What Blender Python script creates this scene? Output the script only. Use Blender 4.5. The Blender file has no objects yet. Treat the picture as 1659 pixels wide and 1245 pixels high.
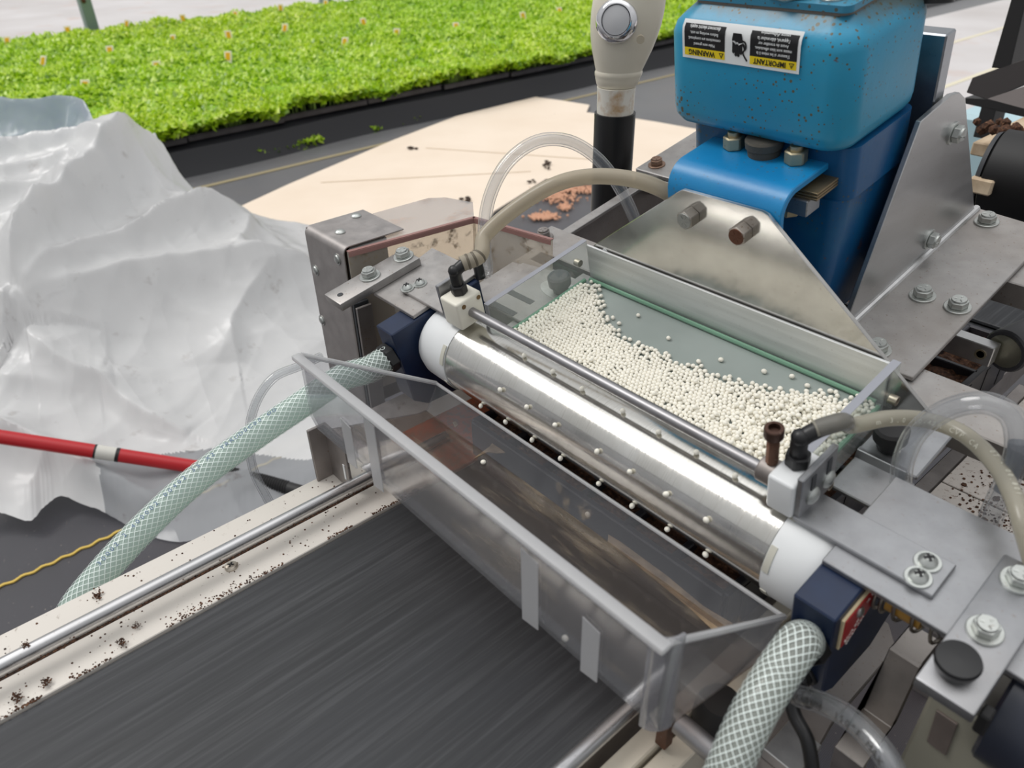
import bpy, bmesh, math, random
from mathutils import Vector, Matrix
import numpy as np

random.seed(7)
rng = np.random.default_rng(7)
SC = bpy.context.scene
COL = SC.collection

# ------------------------------------------------------------------ camera
YAW, PITCH, ROLL, FPX = math.radians(-49.57), math.radians(33.22), math.radians(-1.459), 1220.3
CAM = Vector((0.48205, -0.36654, 1.21203))
_fw = Vector((math.sin(YAW)*math.cos(PITCH), math.cos(YAW)*math.cos(PITCH), -math.sin(PITCH)))
_r0 = Vector((math.cos(YAW), -math.sin(YAW), 0)); _u0 = _r0.cross(_fw)
RT = _r0*math.cos(ROLL) + _u0*math.sin(ROLL)
UP = -_r0*math.sin(ROLL) + _u0*math.cos(ROLL)
FW = _fw
cd = bpy.data.cameras.new('camera'); cam = bpy.data.objects.new('camera', cd); COL.objects.link(cam)
m = Matrix((RT, UP, -FW)).transposed().to_4x4(); m.translation = CAM
cam.matrix_world = m
cd.sensor_width = 36.0; cd.lens = FPX/1659*36.0; cd.clip_start = 0.01; cd.clip_end = 200
cd.dof.use_dof = True; cd.dof.focus_distance = 0.72; cd.dof.aperture_fstop = 9.0
SC.camera = cam

# ------------------------------------------------------------------ world, sun, exposure
w = bpy.data.worlds.new('greenhouse_sky'); SC.world = w; w.use_nodes = True
nt = w.node_tree; nt.nodes.clear()
out = nt.nodes.new('ShaderNodeOutputWorld'); bg = nt.nodes.new('ShaderNodeBackground')
tc = nt.nodes.new('ShaderNodeTexCoord'); sx = nt.nodes.new('ShaderNodeSeparateXYZ'); cr = nt.nodes.new('ShaderNodeValToRGB')
nt.links.new(tc.outputs['Generated'], sx.inputs[0]); nt.links.new(sx.outputs['Z'], cr.inputs[0])
e = cr.color_ramp.elements
e[0].position = 0.0; e[0].color = (0.30, 0.305, 0.315, 1)
e[1].position = 1.0; e[1].color = (1.55, 1.55, 1.54, 1)
x = e.new(0.36); x.color = (0.40, 0.405, 0.41, 1)
x = e.new(0.78); x.color = (0.54, 0.545, 0.55, 1)
nt.links.new(cr.outputs[0], bg.inputs[0]); bg.inputs[1].default_value = 1.08
nt.links.new(bg.outputs[0], out.inputs[0])
sl = bpy.data.lights.new('sun', 'SUN'); sl.energy = 1.05; sl.angle = math.radians(23); sl.color = (1.0, 0.98, 0.95)
so = bpy.data.objects.new('sun', sl); COL.objects.link(so)
so.rotation_euler = Vector((0.53, 0.33, -0.78)).to_track_quat('-Z', 'Y').to_euler()
so.location = (0, 0, 6)
SC.view_settings.view_transform = 'Standard'; SC.view_settings.look = 'None'
SC.view_settings.gamma = 1.0; SC.view_settings.use_curve_mapping = False
SC.view_settings.exposure = 0.27

# ------------------------------------------------------------------ frames: the seeding head is tilted about the drum axis
TILT = math.radians(11.5)
O = Vector((0, 0, 0.85))
EX, EU, EV = Vector((1, 0, 0)), Vector((0, math.cos(TILT), math.sin(TILT))), Vector((0, -math.sin(TILT), math.cos(TILT)))
def H(x, u, v): return O + EX*x + EU*u + EV*v
def W(x, y, z): return Vector((x, y, z))
def ray(px, py): return FW*FPX + RT*(px-829.5) - UP*(py-622.5)
def at(px, py, **k):
    """the point of a plane of the place (x, y, z or the head's x, u, v) that lies on the sight line of a photo point"""
    (a, val), = k.items(); d = ray(px, py)
    if a in ('x', 'y', 'z'):
        i = 'xyz'.index(a); return CAM + d*((val-CAM[i])/d[i])
    n, o = {'hx': (EX, O), 'hu': (EU, O), 'hv': (EV, O)}[a]
    return CAM + d*((val-(CAM-o).dot(n))/d.dot(n))
def hc(p):
    q = p-O; return (q.x, q.dot(EU), q.dot(EV))

# ------------------------------------------------------------------ mesh building
class G:
    """collects geometry (world space) for ONE mesh object"""
    def __init__(s): s.b = bmesh.new()
    def _add(s, verts, faces, bev=0, seg=1):
        t = bmesh.new()
        vs = [t.verts.new(v) for v in verts]
        for f in faces:
            try: t.faces.new([vs[i] for i in f])
            except ValueError: pass
        bmesh.ops.recalc_face_normals(t, faces=t.faces[:])
        if bev:
            ed = [e for e in t.edges if len(e.link_faces) == 2 and e.calc_face_angle(0) > 0.45]
            try: bmesh.ops.bevel(t, geom=ed, offset=bev, segments=seg, affect='EDGES', profile=0.5, clamp_overlap=True)
            except Exception: pass
        me = bpy.data.meshes.new('t'); t.to_mesh(me); t.free(); s.b.from_mesh(me); bpy.data.meshes.remove(me)
        return s
    def box(s, a, b, F=H, bev=0.0006, seg=1):
        x0, x1 = sorted((a[0], b[0])); y0, y1 = sorted((a[1], b[1])); z0, z1 = sorted((a[2], b[2]))
        v = [F(x, y, z) for x in (x0, x1) for y in (y0, y1) for z in (z0, z1)]
        return s._add(v, [(0, 1, 3, 2), (4, 6, 7, 5), (0, 4, 5, 1), (2, 3, 7, 6), (0, 2, 6, 4), (1, 5, 7, 3)], bev, seg)
    def prism(s, pts, vec, bev=0.0006, seg=1):
        n = len(pts); v = [Vector(p) for p in pts] + [Vector(p)+Vector(vec) for p in pts]
        f = [tuple(range(n)), tuple(range(2*n-1, n-1, -1))] + [(i, (i+1) % n, n+(i+1) % n, n+i) for i in range(n)]
        return s._add(v, f, bev, seg)
    def loft(s, rings, cap0=True, cap1=True, closed=True, bev=0):
        n = len(rings[0]); v = [p for r in rings for p in r]; f = []
        for k in range(len(rings)-1):
            for i in range(n if closed else n-1):
                j = (i+1) % n
                f.append((k*n+i, k*n+j, (k+1)*n+j, (k+1)*n+i))
        if cap0: f.append(tuple(range(n)))
        if cap1: f.append(tuple(range((len(rings)-1)*n, len(rings)*n))[::-1])
        return s._add(v, f, bev)
    def lathe(s, prof, origin, axis, seg=24, cap0=True, cap1=True):
        axis = Vector(axis).normalized(); q = axis.orthogonal().normalized(); r = axis.cross(q); o = Vector(origin)
        rings = []
        for (rad, h) in prof:
            rings.append([o+axis*h+(q*math.cos(2*math.pi*i/seg)+r*math.sin(2*math.pi*i/seg))*max(rad, 1e-5) for i in range(seg)])
        return s.loft(rings, cap0, cap1)
    def hexa(s, origin, axis, af, h, bev=0.0006, ref=None):
        axis = Vector(axis).normalized(); q = Vector(ref) if ref else axis.orthogonal(); q = (q-axis*q.dot(axis)).normalized(); r = axis.cross(q)
        R = af/math.sqrt(3); o = Vector(origin)
        return s.prism([o+(q*math.cos(math.pi/3*i)+r*math.sin(math.pi/3*i))*R for i in range(6)], axis*h, bev)
    def tube(s, pts, r, seg=12, n=None, cap=True, r2=None):
        P = spline(pts, n or max(8, len(pts)*6)); s.last = P
        fr = frames(P); rings = []
        for k, (p, (a, b)) in enumerate(zip(P, fr)):
            rr = r if r2 is None else r+(r2-r)*k/(len(P)-1)
            rings.append([p+(a*math.cos(2*math.pi*i/seg)+b*math.sin(2*math.pi*i/seg))*rr for i in range(seg)])
        return s.loft(rings, cap, cap)
    def bore(s, pts, r, seg=16, n=60):
        """open inner wall of a clear tube"""
        P = spline(pts, n); rings = []
        for p, (a, b) in zip(P, frames(P)): rings.append([p+(a*math.cos(2*math.pi*i/seg)+b*math.sin(2*math.pi*i/seg))*r for i in range(seg)])
        return s.loft(rings, False, False)
    def ball(s, c, r, sub=2, sc=(1, 1, 1), rot=None):
        t = bmesh.new(); bmesh.ops.create_icosphere(t, subdivisions=sub, radius=r)
        M = Matrix.Translation(c) @ (rot.to_4x4() if rot else Matrix()) @ Matrix.Diagonal((*sc, 1))
        bmesh.ops.transform(t, matrix=M, verts=t.verts[:])
        me = bpy.data.meshes.new('t'); t.to_mesh(me); t.free(); s.b.from_mesh(me); bpy.data.meshes.remove(me); return s
    def mesh(s, me): s.b.from_mesh(me); return s

def spline(pts, n):
    pts = [Vector(p) for p in pts]
    if len(pts) == 2: return [pts[0].lerp(pts[1], i/(n-1)) for i in range(n)]
    L = [0.0]
    for a, b in zip(pts, pts[1:]): L.append(L[-1]+max((b-a).length, 1e-6)**0.75)
    out = []; m = len(pts)
    tan = []
    for i in range(m):
        if i == 0: tan.append((pts[1]-pts[0])/(L[1]-L[0]))
        elif i == m-1: tan.append((pts[-1]-pts[-2])/(L[-1]-L[-2]))
        else: tan.append((pts[i+1]-pts[i-1])/(L[i+1]-L[i-1]))
    for k in range(n):
        t = L[-1]*k/(n-1); i = 0
        while i < m-2 and t > L[i+1]: i += 1
        h = L[i+1]-L[i]; q = (t-L[i])/h; q2, q3 = q*q, q*q*q
        out.append(pts[i]*(2*q3-3*q2+1)+tan[i]*(h*(q3-2*q2+q))+pts[i+1]*(-2*q3+3*q2)+tan[i+1]*(h*(q3-q2)))
    return out
def frames(P):
    fr = []; t0 = (P[1]-P[0]).normalized(); a = t0.orthogonal().normalized()
    for k in range(len(P)):
        t = (P[min(k+1, len(P)-1)]-P[max(k-1, 0)]).normalized()
        a = (a-t*a.dot(t)).normalized(); fr.append((a, t.cross(a)))
    return fr

# ------------------------------------------------------------------ objects
def _mk(name, g, mat, inv, smooth=29):
    me = bpy.data.meshes.new(name); b = g.b if isinstance(g, G) else g
    b.transform(inv); b.to_mesh(me); b.free()
    if mat: me.materials.append(mat)
    if smooth:
        me.polygons.foreach_set('use_smooth', [True]*len(me.polygons))
        me.set_sharp_from_angle(angle=math.radians(smooth))
    o = bpy.data.objects.new(name, me); COL.objects.link(o); return o
def _bbox(gs):
    lo = Vector((1e9,)*3); hi = Vector((-1e9,)*3)
    for g in gs:
        for v in g.b.verts:
            for i in range(3): lo[i] = min(lo[i], v.co[i]); hi[i] = max(hi[i], v.co[i])
    return Vector(((lo.x+hi.x)/2, (lo.y+hi.y)/2, lo.z))
class Thing:
    def __init__(s, name, label, cat, group=None): s.name, s.label, s.cat, s.group, s.p = name, label, cat, group, []
    def part(s, name, g, mat, label=None, subs=(), kind=None, smooth=29):
        s.p.append((name, g, mat, label, list(subs), kind, smooth)); return s
    def done(s):
        c = _bbox([p[1] for p in s.p]); inv = Matrix.Translation(-c)
        r = bpy.data.objects.new(s.name, None); COL.objects.link(r); r.location = c; r.empty_display_size = 0.02
        r['label'] = s.label; r['category'] = s.cat
        if s.group: r['group'] = s.group
        s.root = r
        for (n, g, mat, lb, subs, kind, sm) in s.p:
            o = _mk(n, g, mat, inv, sm); o.parent = r
            if lb: o['label'] = lb
            if kind: o['kind'] = kind
            for (n2, g2, m2) in subs:
                o2 = _mk(n2, g2, m2, inv, 29); o2.parent = o
        return r
def solo(name, g, mat, label, cat, group=None, kind=None, smooth=29):
    c = _bbox([g]); o = _mk(name, g, mat, Matrix.Translation(-c), smooth); o.location = c
    o['label'] = label; o['category'] = cat
    if group: o['group'] = group
    if kind: o['kind'] = kind
    return o
def struct(name, g, mat, smooth=40):
    c = _bbox([g]); o = _mk(name, g, mat, Matrix.Translation(-c), smooth); o.location = c; o['kind'] = 'structure'; return o

# ------------------------------------------------------------------ materials
def srgb(r, g, b):
    f = lambda c: (c/255/12.92) if c/255 <= 0.04045 else ((c/255+0.055)/1.055)**2.4
    return (f(r), f(g), f(b), 1)
class Mat:
    def __init__(s, name):
        s.m = bpy.data.materials.new(name); s.m.use_nodes = True; s.t = s.m.node_tree; s.t.nodes.clear()
        s.o = s.t.nodes.new('ShaderNodeOutputMaterial')
        s.tc = s.t.nodes.new('ShaderNodeTexCoord')
    def n(s, t, **k):
        x = s.t.nodes.new('ShaderNode'+t)
        for a, b in k.items(): setattr(x, a, b)
        return x
    def l(s, a, b): s.t.links.new(a, b)
    def noise(s, scale, detail=3, rough=0.55, sc=(1, 1, 1), rot=(0, 0, 0)):
        mp = s.n('Mapping'); mp.inputs['Scale'].default_value = sc; mp.inputs['Rotation'].default_value = rot
        s.l(s.tc.outputs['Object'], mp.inputs[0])
        x = s.n('TexNoise'); x.inputs['Scale'].default_value = scale; x.inputs['Detail'].default_value = detail; x.inputs['Roughness'].default_value = rough
        s.l(mp.outputs[0], x.inputs['Vector']); return x.outputs['Fac']
    def ramp(s, fac, stops, interp='LINEAR'):
        r = s.n('ValToRGB'); e = r.color_ramp.elements; r.color_ramp.interpolation = interp
        while len(e) < len(stops): e.new(0.5)
        for el, (p, c) in zip(e, stops):
            el.position = p; el.color = c if len(c) == 4 else (*c, 1)
        s.l(fac, r.inputs[0]); return r.outputs[0]
    def mix(s, fac, a, b, mode='MIX'):
        x = s.n('Mix', data_type='RGBA', blend_type=mode)
        for i, v in ((0, fac), (6, a), (7, b)):
            if hasattr(v, 'is_linked') or hasattr(v, 'links'): s.l(v, x.inputs[i])
            else: x.inputs[i].default_value = v
        return x.outputs[2]
    def bsdf(s, col, rough=0.5, metal=0, spec=0.5, bump=None, bs=0.2, bd=0.001, **k):
        b = s.n('BsdfPrincipled')
        def put(nm, v):
            if v is None: return
            if hasattr(v, 'links'): s.l(v, b.inputs[nm])
            else: b.inputs[nm].default_value = v
        put('Base Color', col); put('Roughness', rough); put('Metallic', metal); put('Specular IOR Level', spec)
        for kk, v in k.items(): put(kk.replace('_', ' '), v)
        if bump is not None:
            bm_ = s.n('Bump'); bm_.inputs['Strength'].default_value = bs; bm_.inputs['Distance'].default_value = bd
            s.l(bump, bm_.inputs['Height']); s.l(bm_.outputs[0], b.inputs['Normal'])
        s.b = b; return b.outputs[0]
    def end(s, sh): s.l(sh, s.o.inputs[0]); return s.m
def plain(name, col, rough=0.5, metal=0, spec=0.5, **k):
    M = Mat(name); return M.end(M.bsdf(col, rough, metal, spec, **k))
def metal(name, c, rough=0.4, spots=0.12, spotcol=(0.25, 0.2, 0.16), streak=(1, 1, 1), scale=60, bs=0.08):
    M = Mat(name); a = M.noise(scale, 4, 0.6, streak); b = M.noise(420, 2, 0.5); g = M.noise(9, 4, 0.6)
    col = M.ramp(a, [(0.3, tuple(v*0.86 for v in c)), (0.7, tuple(min(1, v*1.06) for v in c))])
    col = M.mix(M.ramp(g, [(0.45, (0, 0, 0)), (0.75, (spots*1.6,)*3)]), col, (*spotcol, 1))
    col = M.mix(M.ramp(b, [(0.66, (0, 0, 0)), (0.74, (spots*3,)*3)]), col, (*spotcol, 1))
    r = M.ramp(a, [(0.2, (rough*0.85,)*3), (0.8, (rough*1.2,)*3)])
    return M.end(M.bsdf(col, r, 0.92, 0.5, bump=a, bs=bs, bd=0.0005))
def fres(M, ior):
    """Fresnel that treats the exit face of a thin clear wall like its entry face"""
    f = M.n('Fresnel'); ge = M.n('NewGeometry'); mr = M.n('MapRange')
    mr.inputs['To Min'].default_value = ior; mr.inputs['To Max'].default_value = 1/ior
    M.l(ge.outputs['Backfacing'], mr.inputs['Value']); M.l(mr.outputs[0], f.inputs[0]); return f
def clear(name, tint=(1, 1, 1), haze=0.12, hazecol=(0.8, 0.82, 0.82), rough=0.08, dirt=0, dirtcol=(0.45, 0.36, 0.25), dscale=30, dthr=0.55, gl=1.0, dsc=(1, 1, 1), edge=0.0):
    M = Mat(name)
    tr = M.n('BsdfTransparent'); tr.inputs[0].default_value = (*tint, 1)
    df = M.n('BsdfDiffuse'); df.inputs[0].default_value = (*hazecol, 1)
    tl = M.n('BsdfTranslucent'); tl.inputs[0].default_value = (*hazecol, 1)
    ad = M.n('MixShader'); ad.inputs[0].default_value = 0.4; M.l(df.outputs[0], ad.inputs[1]); M.l(tl.outputs[0], ad.inputs[2])
    mx = M.n('MixShader'); mx.inputs[0].default_value = haze
    if edge:
        lw = M.n('LayerWeight'); lw.inputs[0].default_value = .5
        M.l(M.ramp(lw.outputs['Facing'], [(.55, (haze,)*3), (.80, (haze+edge*.5,)*3), (.97, (haze+edge,)*3)]), mx.inputs[0])
    M.l(tr.outputs[0], mx.inputs[1]); M.l(ad.outputs[0], mx.inputs[2])
    cur = mx.outputs[0]
    if dirt:
        d2 = M.n('BsdfDiffuse'); nz = M.noise(dscale, 5, 0.65, dsc)
        M.l(M.ramp(M.noise(dscale*2.3, 3), [(0.3, dirtcol), (0.7, tuple(v*0.6 for v in dirtcol))]), d2.inputs[0])
        f = M.ramp(nz, [(dthr, (0, 0, 0)), (dthr+0.14, (dirt,)*3)])
        m2 = M.n('MixShader'); M.l(f, m2.inputs[0]); M.l(cur, m2.inputs[1]); M.l(d2.outputs[0], m2.inputs[2]); cur = m2.outputs[0]
    gs = M.n('BsdfGlossy'); gs.inputs['Roughness'].default_value = rough
    fr = fres(M, 1.45)
    mu = M.n('Math', operation='MULTIPLY'); M.l(fr.outputs[0], mu.inputs[0]); mu.inputs[1].default_value = gl
    m3 = M.n('MixShader'); M.l(mu.outputs[0], m3.inputs[0]); M.l(cur, m3.inputs[1]); M.l(gs.outputs[0], m3.inputs[2])
    return M.end(m3.outputs[0])

ALU = metal('brushed_aluminium', (0.345, 0.35, 0.365), 0.42)
ALUB = metal('aged_aluminium', (0.42, 0.405, 0.395), 0.5, 0.25)
ALUD = metal('dull_aluminium', (0.34, 0.315, 0.305), 0.5, 0.3)
ALUW = metal('bright_aluminium', (0.68, 0.68, 0.68), 0.34, 0.06)
MIRR = metal('polished_aluminium_sheet', (0.56, 0.55, 0.53), 0.16, 0.1, scale=25, bs=0.03)
STEELR = metal('steel_rod', (0.55, 0.55, 0.56), 0.28, 0.1, streak=(1, 0.2, 1))
RODGREY = metal('grey_steel_tube', (0.33, 0.325, 0.335), 0.42, 0.1)
ZINC = metal('zinc_plated_steel', (0.52, 0.54, 0.52), 0.33, 0.15, scale=120)
RUST = metal('rusted_steel', (0.16, 0.075, 0.05), 0.65, 0.4, scale=150)
BLACKP = plain('black_plastic', srgb(22, 22, 24), 0.4)
BLACKR = plain('black_rubber', srgb(26, 25, 26), 0.6)
GREYR = plain('charcoal_rubber', srgb(52, 54, 58), 0.55)
WHITEN = plain('white_nylon', srgb(222, 224, 225), 0.42, Subsurface_Weight=0.0)
BRASSP = plain('amber_plastic', srgb(196, 150, 70), 0.4)
# ------------------------------------------------------------------ ground
M = Mat('woven_ground_fabric')
nz = M.noise(3, 5, 0.6); wv = M.n('TexWave'); wv.inputs['Scale'].default_value = 120; wv.inputs['Distortion'].default_value = 1.0
M.l(M.tc.outputs['Object'], wv.inputs[0])
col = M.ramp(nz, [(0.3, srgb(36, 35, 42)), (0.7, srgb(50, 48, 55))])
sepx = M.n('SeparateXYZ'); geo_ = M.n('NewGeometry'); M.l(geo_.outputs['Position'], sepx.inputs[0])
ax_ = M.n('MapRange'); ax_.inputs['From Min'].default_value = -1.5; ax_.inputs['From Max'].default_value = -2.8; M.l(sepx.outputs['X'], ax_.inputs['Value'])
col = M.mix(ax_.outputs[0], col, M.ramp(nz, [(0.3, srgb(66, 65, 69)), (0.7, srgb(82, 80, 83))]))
col = M.mix(M.ramp(wv.outputs['Fac'], [(0.4, (0, 0, 0)), (0.9, (0.22,)*3)]), col, srgb(88, 88, 96))
sp = M.noise(160, 2, 0.5)
col = M.mix(M.ramp(sp, [(0.70, (0, 0, 0)), (0.75, (0.8,)*3)]), col, srgb(150, 140, 130))
col = M.mix(M.ramp(M.noise(1.2, 4), [(0.5, (0, 0, 0)), (0.8, (0.5,)*3)]), col, srgb(92, 74, 62))
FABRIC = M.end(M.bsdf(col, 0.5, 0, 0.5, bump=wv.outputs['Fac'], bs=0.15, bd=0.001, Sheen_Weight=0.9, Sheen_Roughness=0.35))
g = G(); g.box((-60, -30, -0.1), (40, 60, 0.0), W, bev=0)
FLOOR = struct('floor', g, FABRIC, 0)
def on_floor(name, g, mat):
    o = _mk(name, g, mat, Matrix.Translation(-FLOOR.location), 0); o.parent = FLOOR
M = Mat('pale_aisle_floor')
col = M.ramp(M.noise(0.9, 5), [(0.3, srgb(196, 190, 188)), (0.7, srgb(216, 212, 212))])
col = M.mix(M.ramp(M.noise(2.4, 5), [(0.58, (0, 0, 0)), (0.75, (0.5,)*3)]), col, srgb(196, 160, 140))
PALE = M.end(M.bsdf(col, 0.5))
g = G(); g.box((-40, -20, 0.0), (-7.95, 50, 0.012), W, bev=0); on_floor('pale_aisle', g, PALE)
g = G(); g.prism([W(-3.2, 5.4, 0.0), W(-0.9, 2.9, 0.0), W(4, 3.6, 0), W(12, 20, 0), W(-3.2, 40, 0)], (0, 0, 0.006), 0); on_floor('pale_walkway', g, PALE)
YEL = plain('yellow_marker_thread', srgb(206, 176, 84), 0.7)
SEAM = plain('tan_marker_thread', srgb(150, 138, 108), 0.8)
def stripe(name, x, y0, y1, wd, mat, label, wave=0.0):
    g = G(); n = int((y1-y0)/0.008); L = []; R = []
    for i in range(n+1):
        y = y0+(y1-y0)*i/n; xx = x+wave*math.sin(i*1.3)
        L.append(W(xx-wd, y, 0.001)); R.append(W(xx+wd, y, 0.001))
    g.loft([[a, b, b+Vector((0, 0, .003)), a+Vector((0, 0, .003))] for a, b in zip(L, R)])
    solo(name, g, mat, label, 'thread')
stripe('marker_thread', -1.075, -1.2, 0.6, 0.0030, YEL, 'yellow thread woven in the dark ground fabric beside the conveyor', 0.003)
stripe('marker_thread', -3.34, 0.2, 4.8, 0.017, SEAM, 'tan thread line on the ground fabric before the cardboard sheet')
# pale threads on the walkway
for k, (x, lb) in enumerate(((-1.0, 'nearest'), (-1.7, 'middle'), (-2.4, 'farthest'))):
    g = G(); g.box((x-0.02, 4.2+k*0.6, 0.006), (x+0.02, 20, 0.009), W, bev=0)
    solo('marker_thread', g, plain('cream_thread_%d' % k, srgb(222, 214, 190), 0.8), '%s cream thread line across the pale walkway at right' % lb, 'thread')

# ------------------------------------------------------------------ seedling bench
ZL = 0.17      # tray rim height
LINER = plain('black_bed_liner', srgb(34, 34, 38), 0.42)
MB_ = Mat('seedling_tray_plastic'); TRAYM = MB_.end(MB_.bsdf(MB_.ramp(MB_.noise(12, 3), [(0.3, srgb(26, 26, 30)), (0.7, srgb(52, 51, 57))]), 0.4))
g = G()
ys = np.linspace(-2.0, 16.0, 120); rings = []
for y in ys:
    wv_ = 0.022*math.sin(y*2.2)+0.012*math.sin(y*5.1+1)
    x = -3.62+wv_
    rings.append([W(x+0.06, y, 0.0), W(x+0.03, y, 0.05), W(x, y, 0.125), W(x-0.07, y, 0.145), W(x-4.25, y, 0.145), W(x-4.25, y, 0.0)])
g.loft(rings)
solo('bed_liner', g, LINER, 'black plastic liner wrapped over the low seedling bed', 'liner')
M = Mat('seedling_leaf')
oi = M.n('Attribute'); oi.attribute_name = 'tone'
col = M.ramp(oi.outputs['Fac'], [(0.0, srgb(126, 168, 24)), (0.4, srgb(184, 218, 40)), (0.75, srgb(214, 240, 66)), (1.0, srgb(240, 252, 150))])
hs = M.ramp(M.noise(0.35, 3), [(0.4, srgb(255, 252, 210)), (0.7, srgb(214, 242, 178))])
col = M.mix(0.6, col, hs, 'MULTIPLY')
d1 = M.n('BsdfDiffuse'); M.l(col, d1.inputs[0]); d2 = M.n('BsdfTranslucent'); M.l(col, d2.inputs[0])
mx = M.n('MixShader'); mx.inputs[0].default_value = 0.35; M.l(d1.outputs[0], mx.inputs[1]); M.l(d2.outputs[0], mx.inputs[2])
gl = M.n('BsdfGlossy'); gl.inputs['Roughness'].default_value = 0.4; m2 = M.n('MixShader'); m2.inputs[0].default_value = 0.08
M.l(mx.outputs[0], m2.inputs[1]); M.l(gl.outputs[0], m2.inputs[2])
LEAF = M.end(m2.outputs[0])
STEM = plain('seedling_stem', srgb(120, 150, 60), 0.6)
def leaves(name, x0, x1, y0, y1, count, size, ztop, parent=None, inv=None, stems=False):
    """a mat of seedling leaves: each leaf a folded four-triangle blade"""
    n = count
    px = rng.uniform(x0, x1, n); py = rng.uniform(y0, y1, n)
    bump = 0.022*np.sin(px*7.0+1.3*np.sin(py*2.1))*np.sin(py*6.3)+0.012*np.sin(py*17+px*9)
    pz = ztop+bump-rng.random(n)**2*0.05
    yaw = rng.uniform(0, 2*np.pi, n); pit = rng.normal(0.35, 0.45, n); ln = size*rng.uniform(0.7, 1.35, n); wd = ln*rng.uniform(0.28, 0.42, n)
    d = np.stack([np.cos(yaw)*np.cos(pit), np.sin(yaw)*np.cos(pit), np.sin(pit)], 1); s = np.stack([-np.sin(yaw), np.cos(yaw), np.zeros(n)], 1)
    up = np.cross(d, s)
    c = np.stack([px, py, pz], 1)
    V = np.stack([c-d*ln[:, None]*0.5, c-d*(ln*0.05)[:, None]+s*wd[:, None]-up*(wd*0.35)[:, None], c+d*ln[:, None]*0.5+up*(ln*0.12)[:, None], c-d*(ln*0.05)[:, None]-s*wd[:, None]-up*(wd*0.35)[:, None]], 1)
    base = np.arange(n)*4
    F = np.concatenate([np.stack([base, base+1, base+2], 1), np.stack([base, base+2, base+3], 1)])
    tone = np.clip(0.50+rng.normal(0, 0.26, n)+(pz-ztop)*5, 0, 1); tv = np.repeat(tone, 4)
    V = V.reshape(-1, 3)
    me = bpy.data.meshes.new(name); me.vertices.add(len(V)); me.vertices.foreach_set('co', V.astype(np.float32).ravel())
    me.loops.add(len(F)*3); me.loops.foreach_set('vertex_index', F.astype(np.int32).ravel())
    me.polygons.add(len(F)); me.polygons.foreach_set('loop_start', np.arange(0, len(F)*3, 3, dtype=np.int32))
    me.update(); me.validate()
    at_ = me.attributes.new('tone', 'FLOAT', 'POINT'); at_.data.foreach_set('value', tv[:len(me.vertices)].astype(np.float32))
    me.materials.append(LEAF)
    o = bpy.data.objects.new(name, me); COL.objects.link(o); return o
# front row: each tray a thing, with its own seedlings
TW, TL = 0.285, 0.56
XF = -3.66
for k in range(10):
    y0 = -0.15+k*TL; wob = 0.022*math.sin((y0+TL/2)*2.2)
    x1 = XF+wob; x0 = x1-TW
    T = Thing('seedling_tray', 'black tray of seedlings in the front row of the bed, tray %s from the left' % ('one two three four five six seven eight nine ten'.split()[k]), 'tray', 'trays along the front of the seedling bed')
    g = G(); g.prism([W(x0, y0+.004, .146), W(x1, y0+.004, .146), W(x1, y0+TL-.004, .146), W(x0, y0+TL-.004, .146)], (0, 0, .028), .003)
    T.part('tray', g, TRAYM)
    g = G(); g.box((x0-.004, y0, ZL+.004), (x1+.008, y0+TL-.003, ZL+.010), W, bev=.001)
    T.part('rim', g, TRAYM)
    g = G()
    for i in range(60):
        yy = y0+rng.uniform(.01, TL-.01); xx = x1-rng.uniform(0, .05)
        g.box((xx-.0012, yy-.0012, ZL+.01), (xx+.0012, yy+.0012, ZL+.055), W, bev=0)
    T.part('stems', g, STEM, kind='stuff')
    r = T.done()
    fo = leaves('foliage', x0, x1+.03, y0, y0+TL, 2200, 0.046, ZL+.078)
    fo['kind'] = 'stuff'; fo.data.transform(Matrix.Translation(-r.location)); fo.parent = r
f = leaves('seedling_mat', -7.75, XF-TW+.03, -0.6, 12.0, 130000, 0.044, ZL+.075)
f['label'] = 'dense mat of bright green seedlings filling the bed behind its front row'; f['category'] = 'seedlings'; f['kind'] = 'stuff'
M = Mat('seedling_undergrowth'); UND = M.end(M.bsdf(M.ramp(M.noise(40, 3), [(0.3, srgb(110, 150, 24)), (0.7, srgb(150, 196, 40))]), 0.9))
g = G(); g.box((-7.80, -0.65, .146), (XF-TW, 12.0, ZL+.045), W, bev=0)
solo('seedling_undergrowth', g, UND, 'deep green stems under the seedling mat', 'seedlings', kind='stuff')
# weeds at the foot of the liner
for k, (a, b, lb) in enumerate((((405, 248), (505, 222), 'left'), ((590, 205), (660, 186), 'middle'), ((850, 142), (960, 124), 'right'))):
    p, q = at(*a, z=0.02), at(*b, z=0.02)
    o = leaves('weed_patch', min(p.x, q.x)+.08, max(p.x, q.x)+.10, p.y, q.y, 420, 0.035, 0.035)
    o['label'] = 'small green weeds growing at the foot of the black liner, %s patch' % lb; o['category'] = 'weeds'; o['kind'] = 'stuff'
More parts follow.
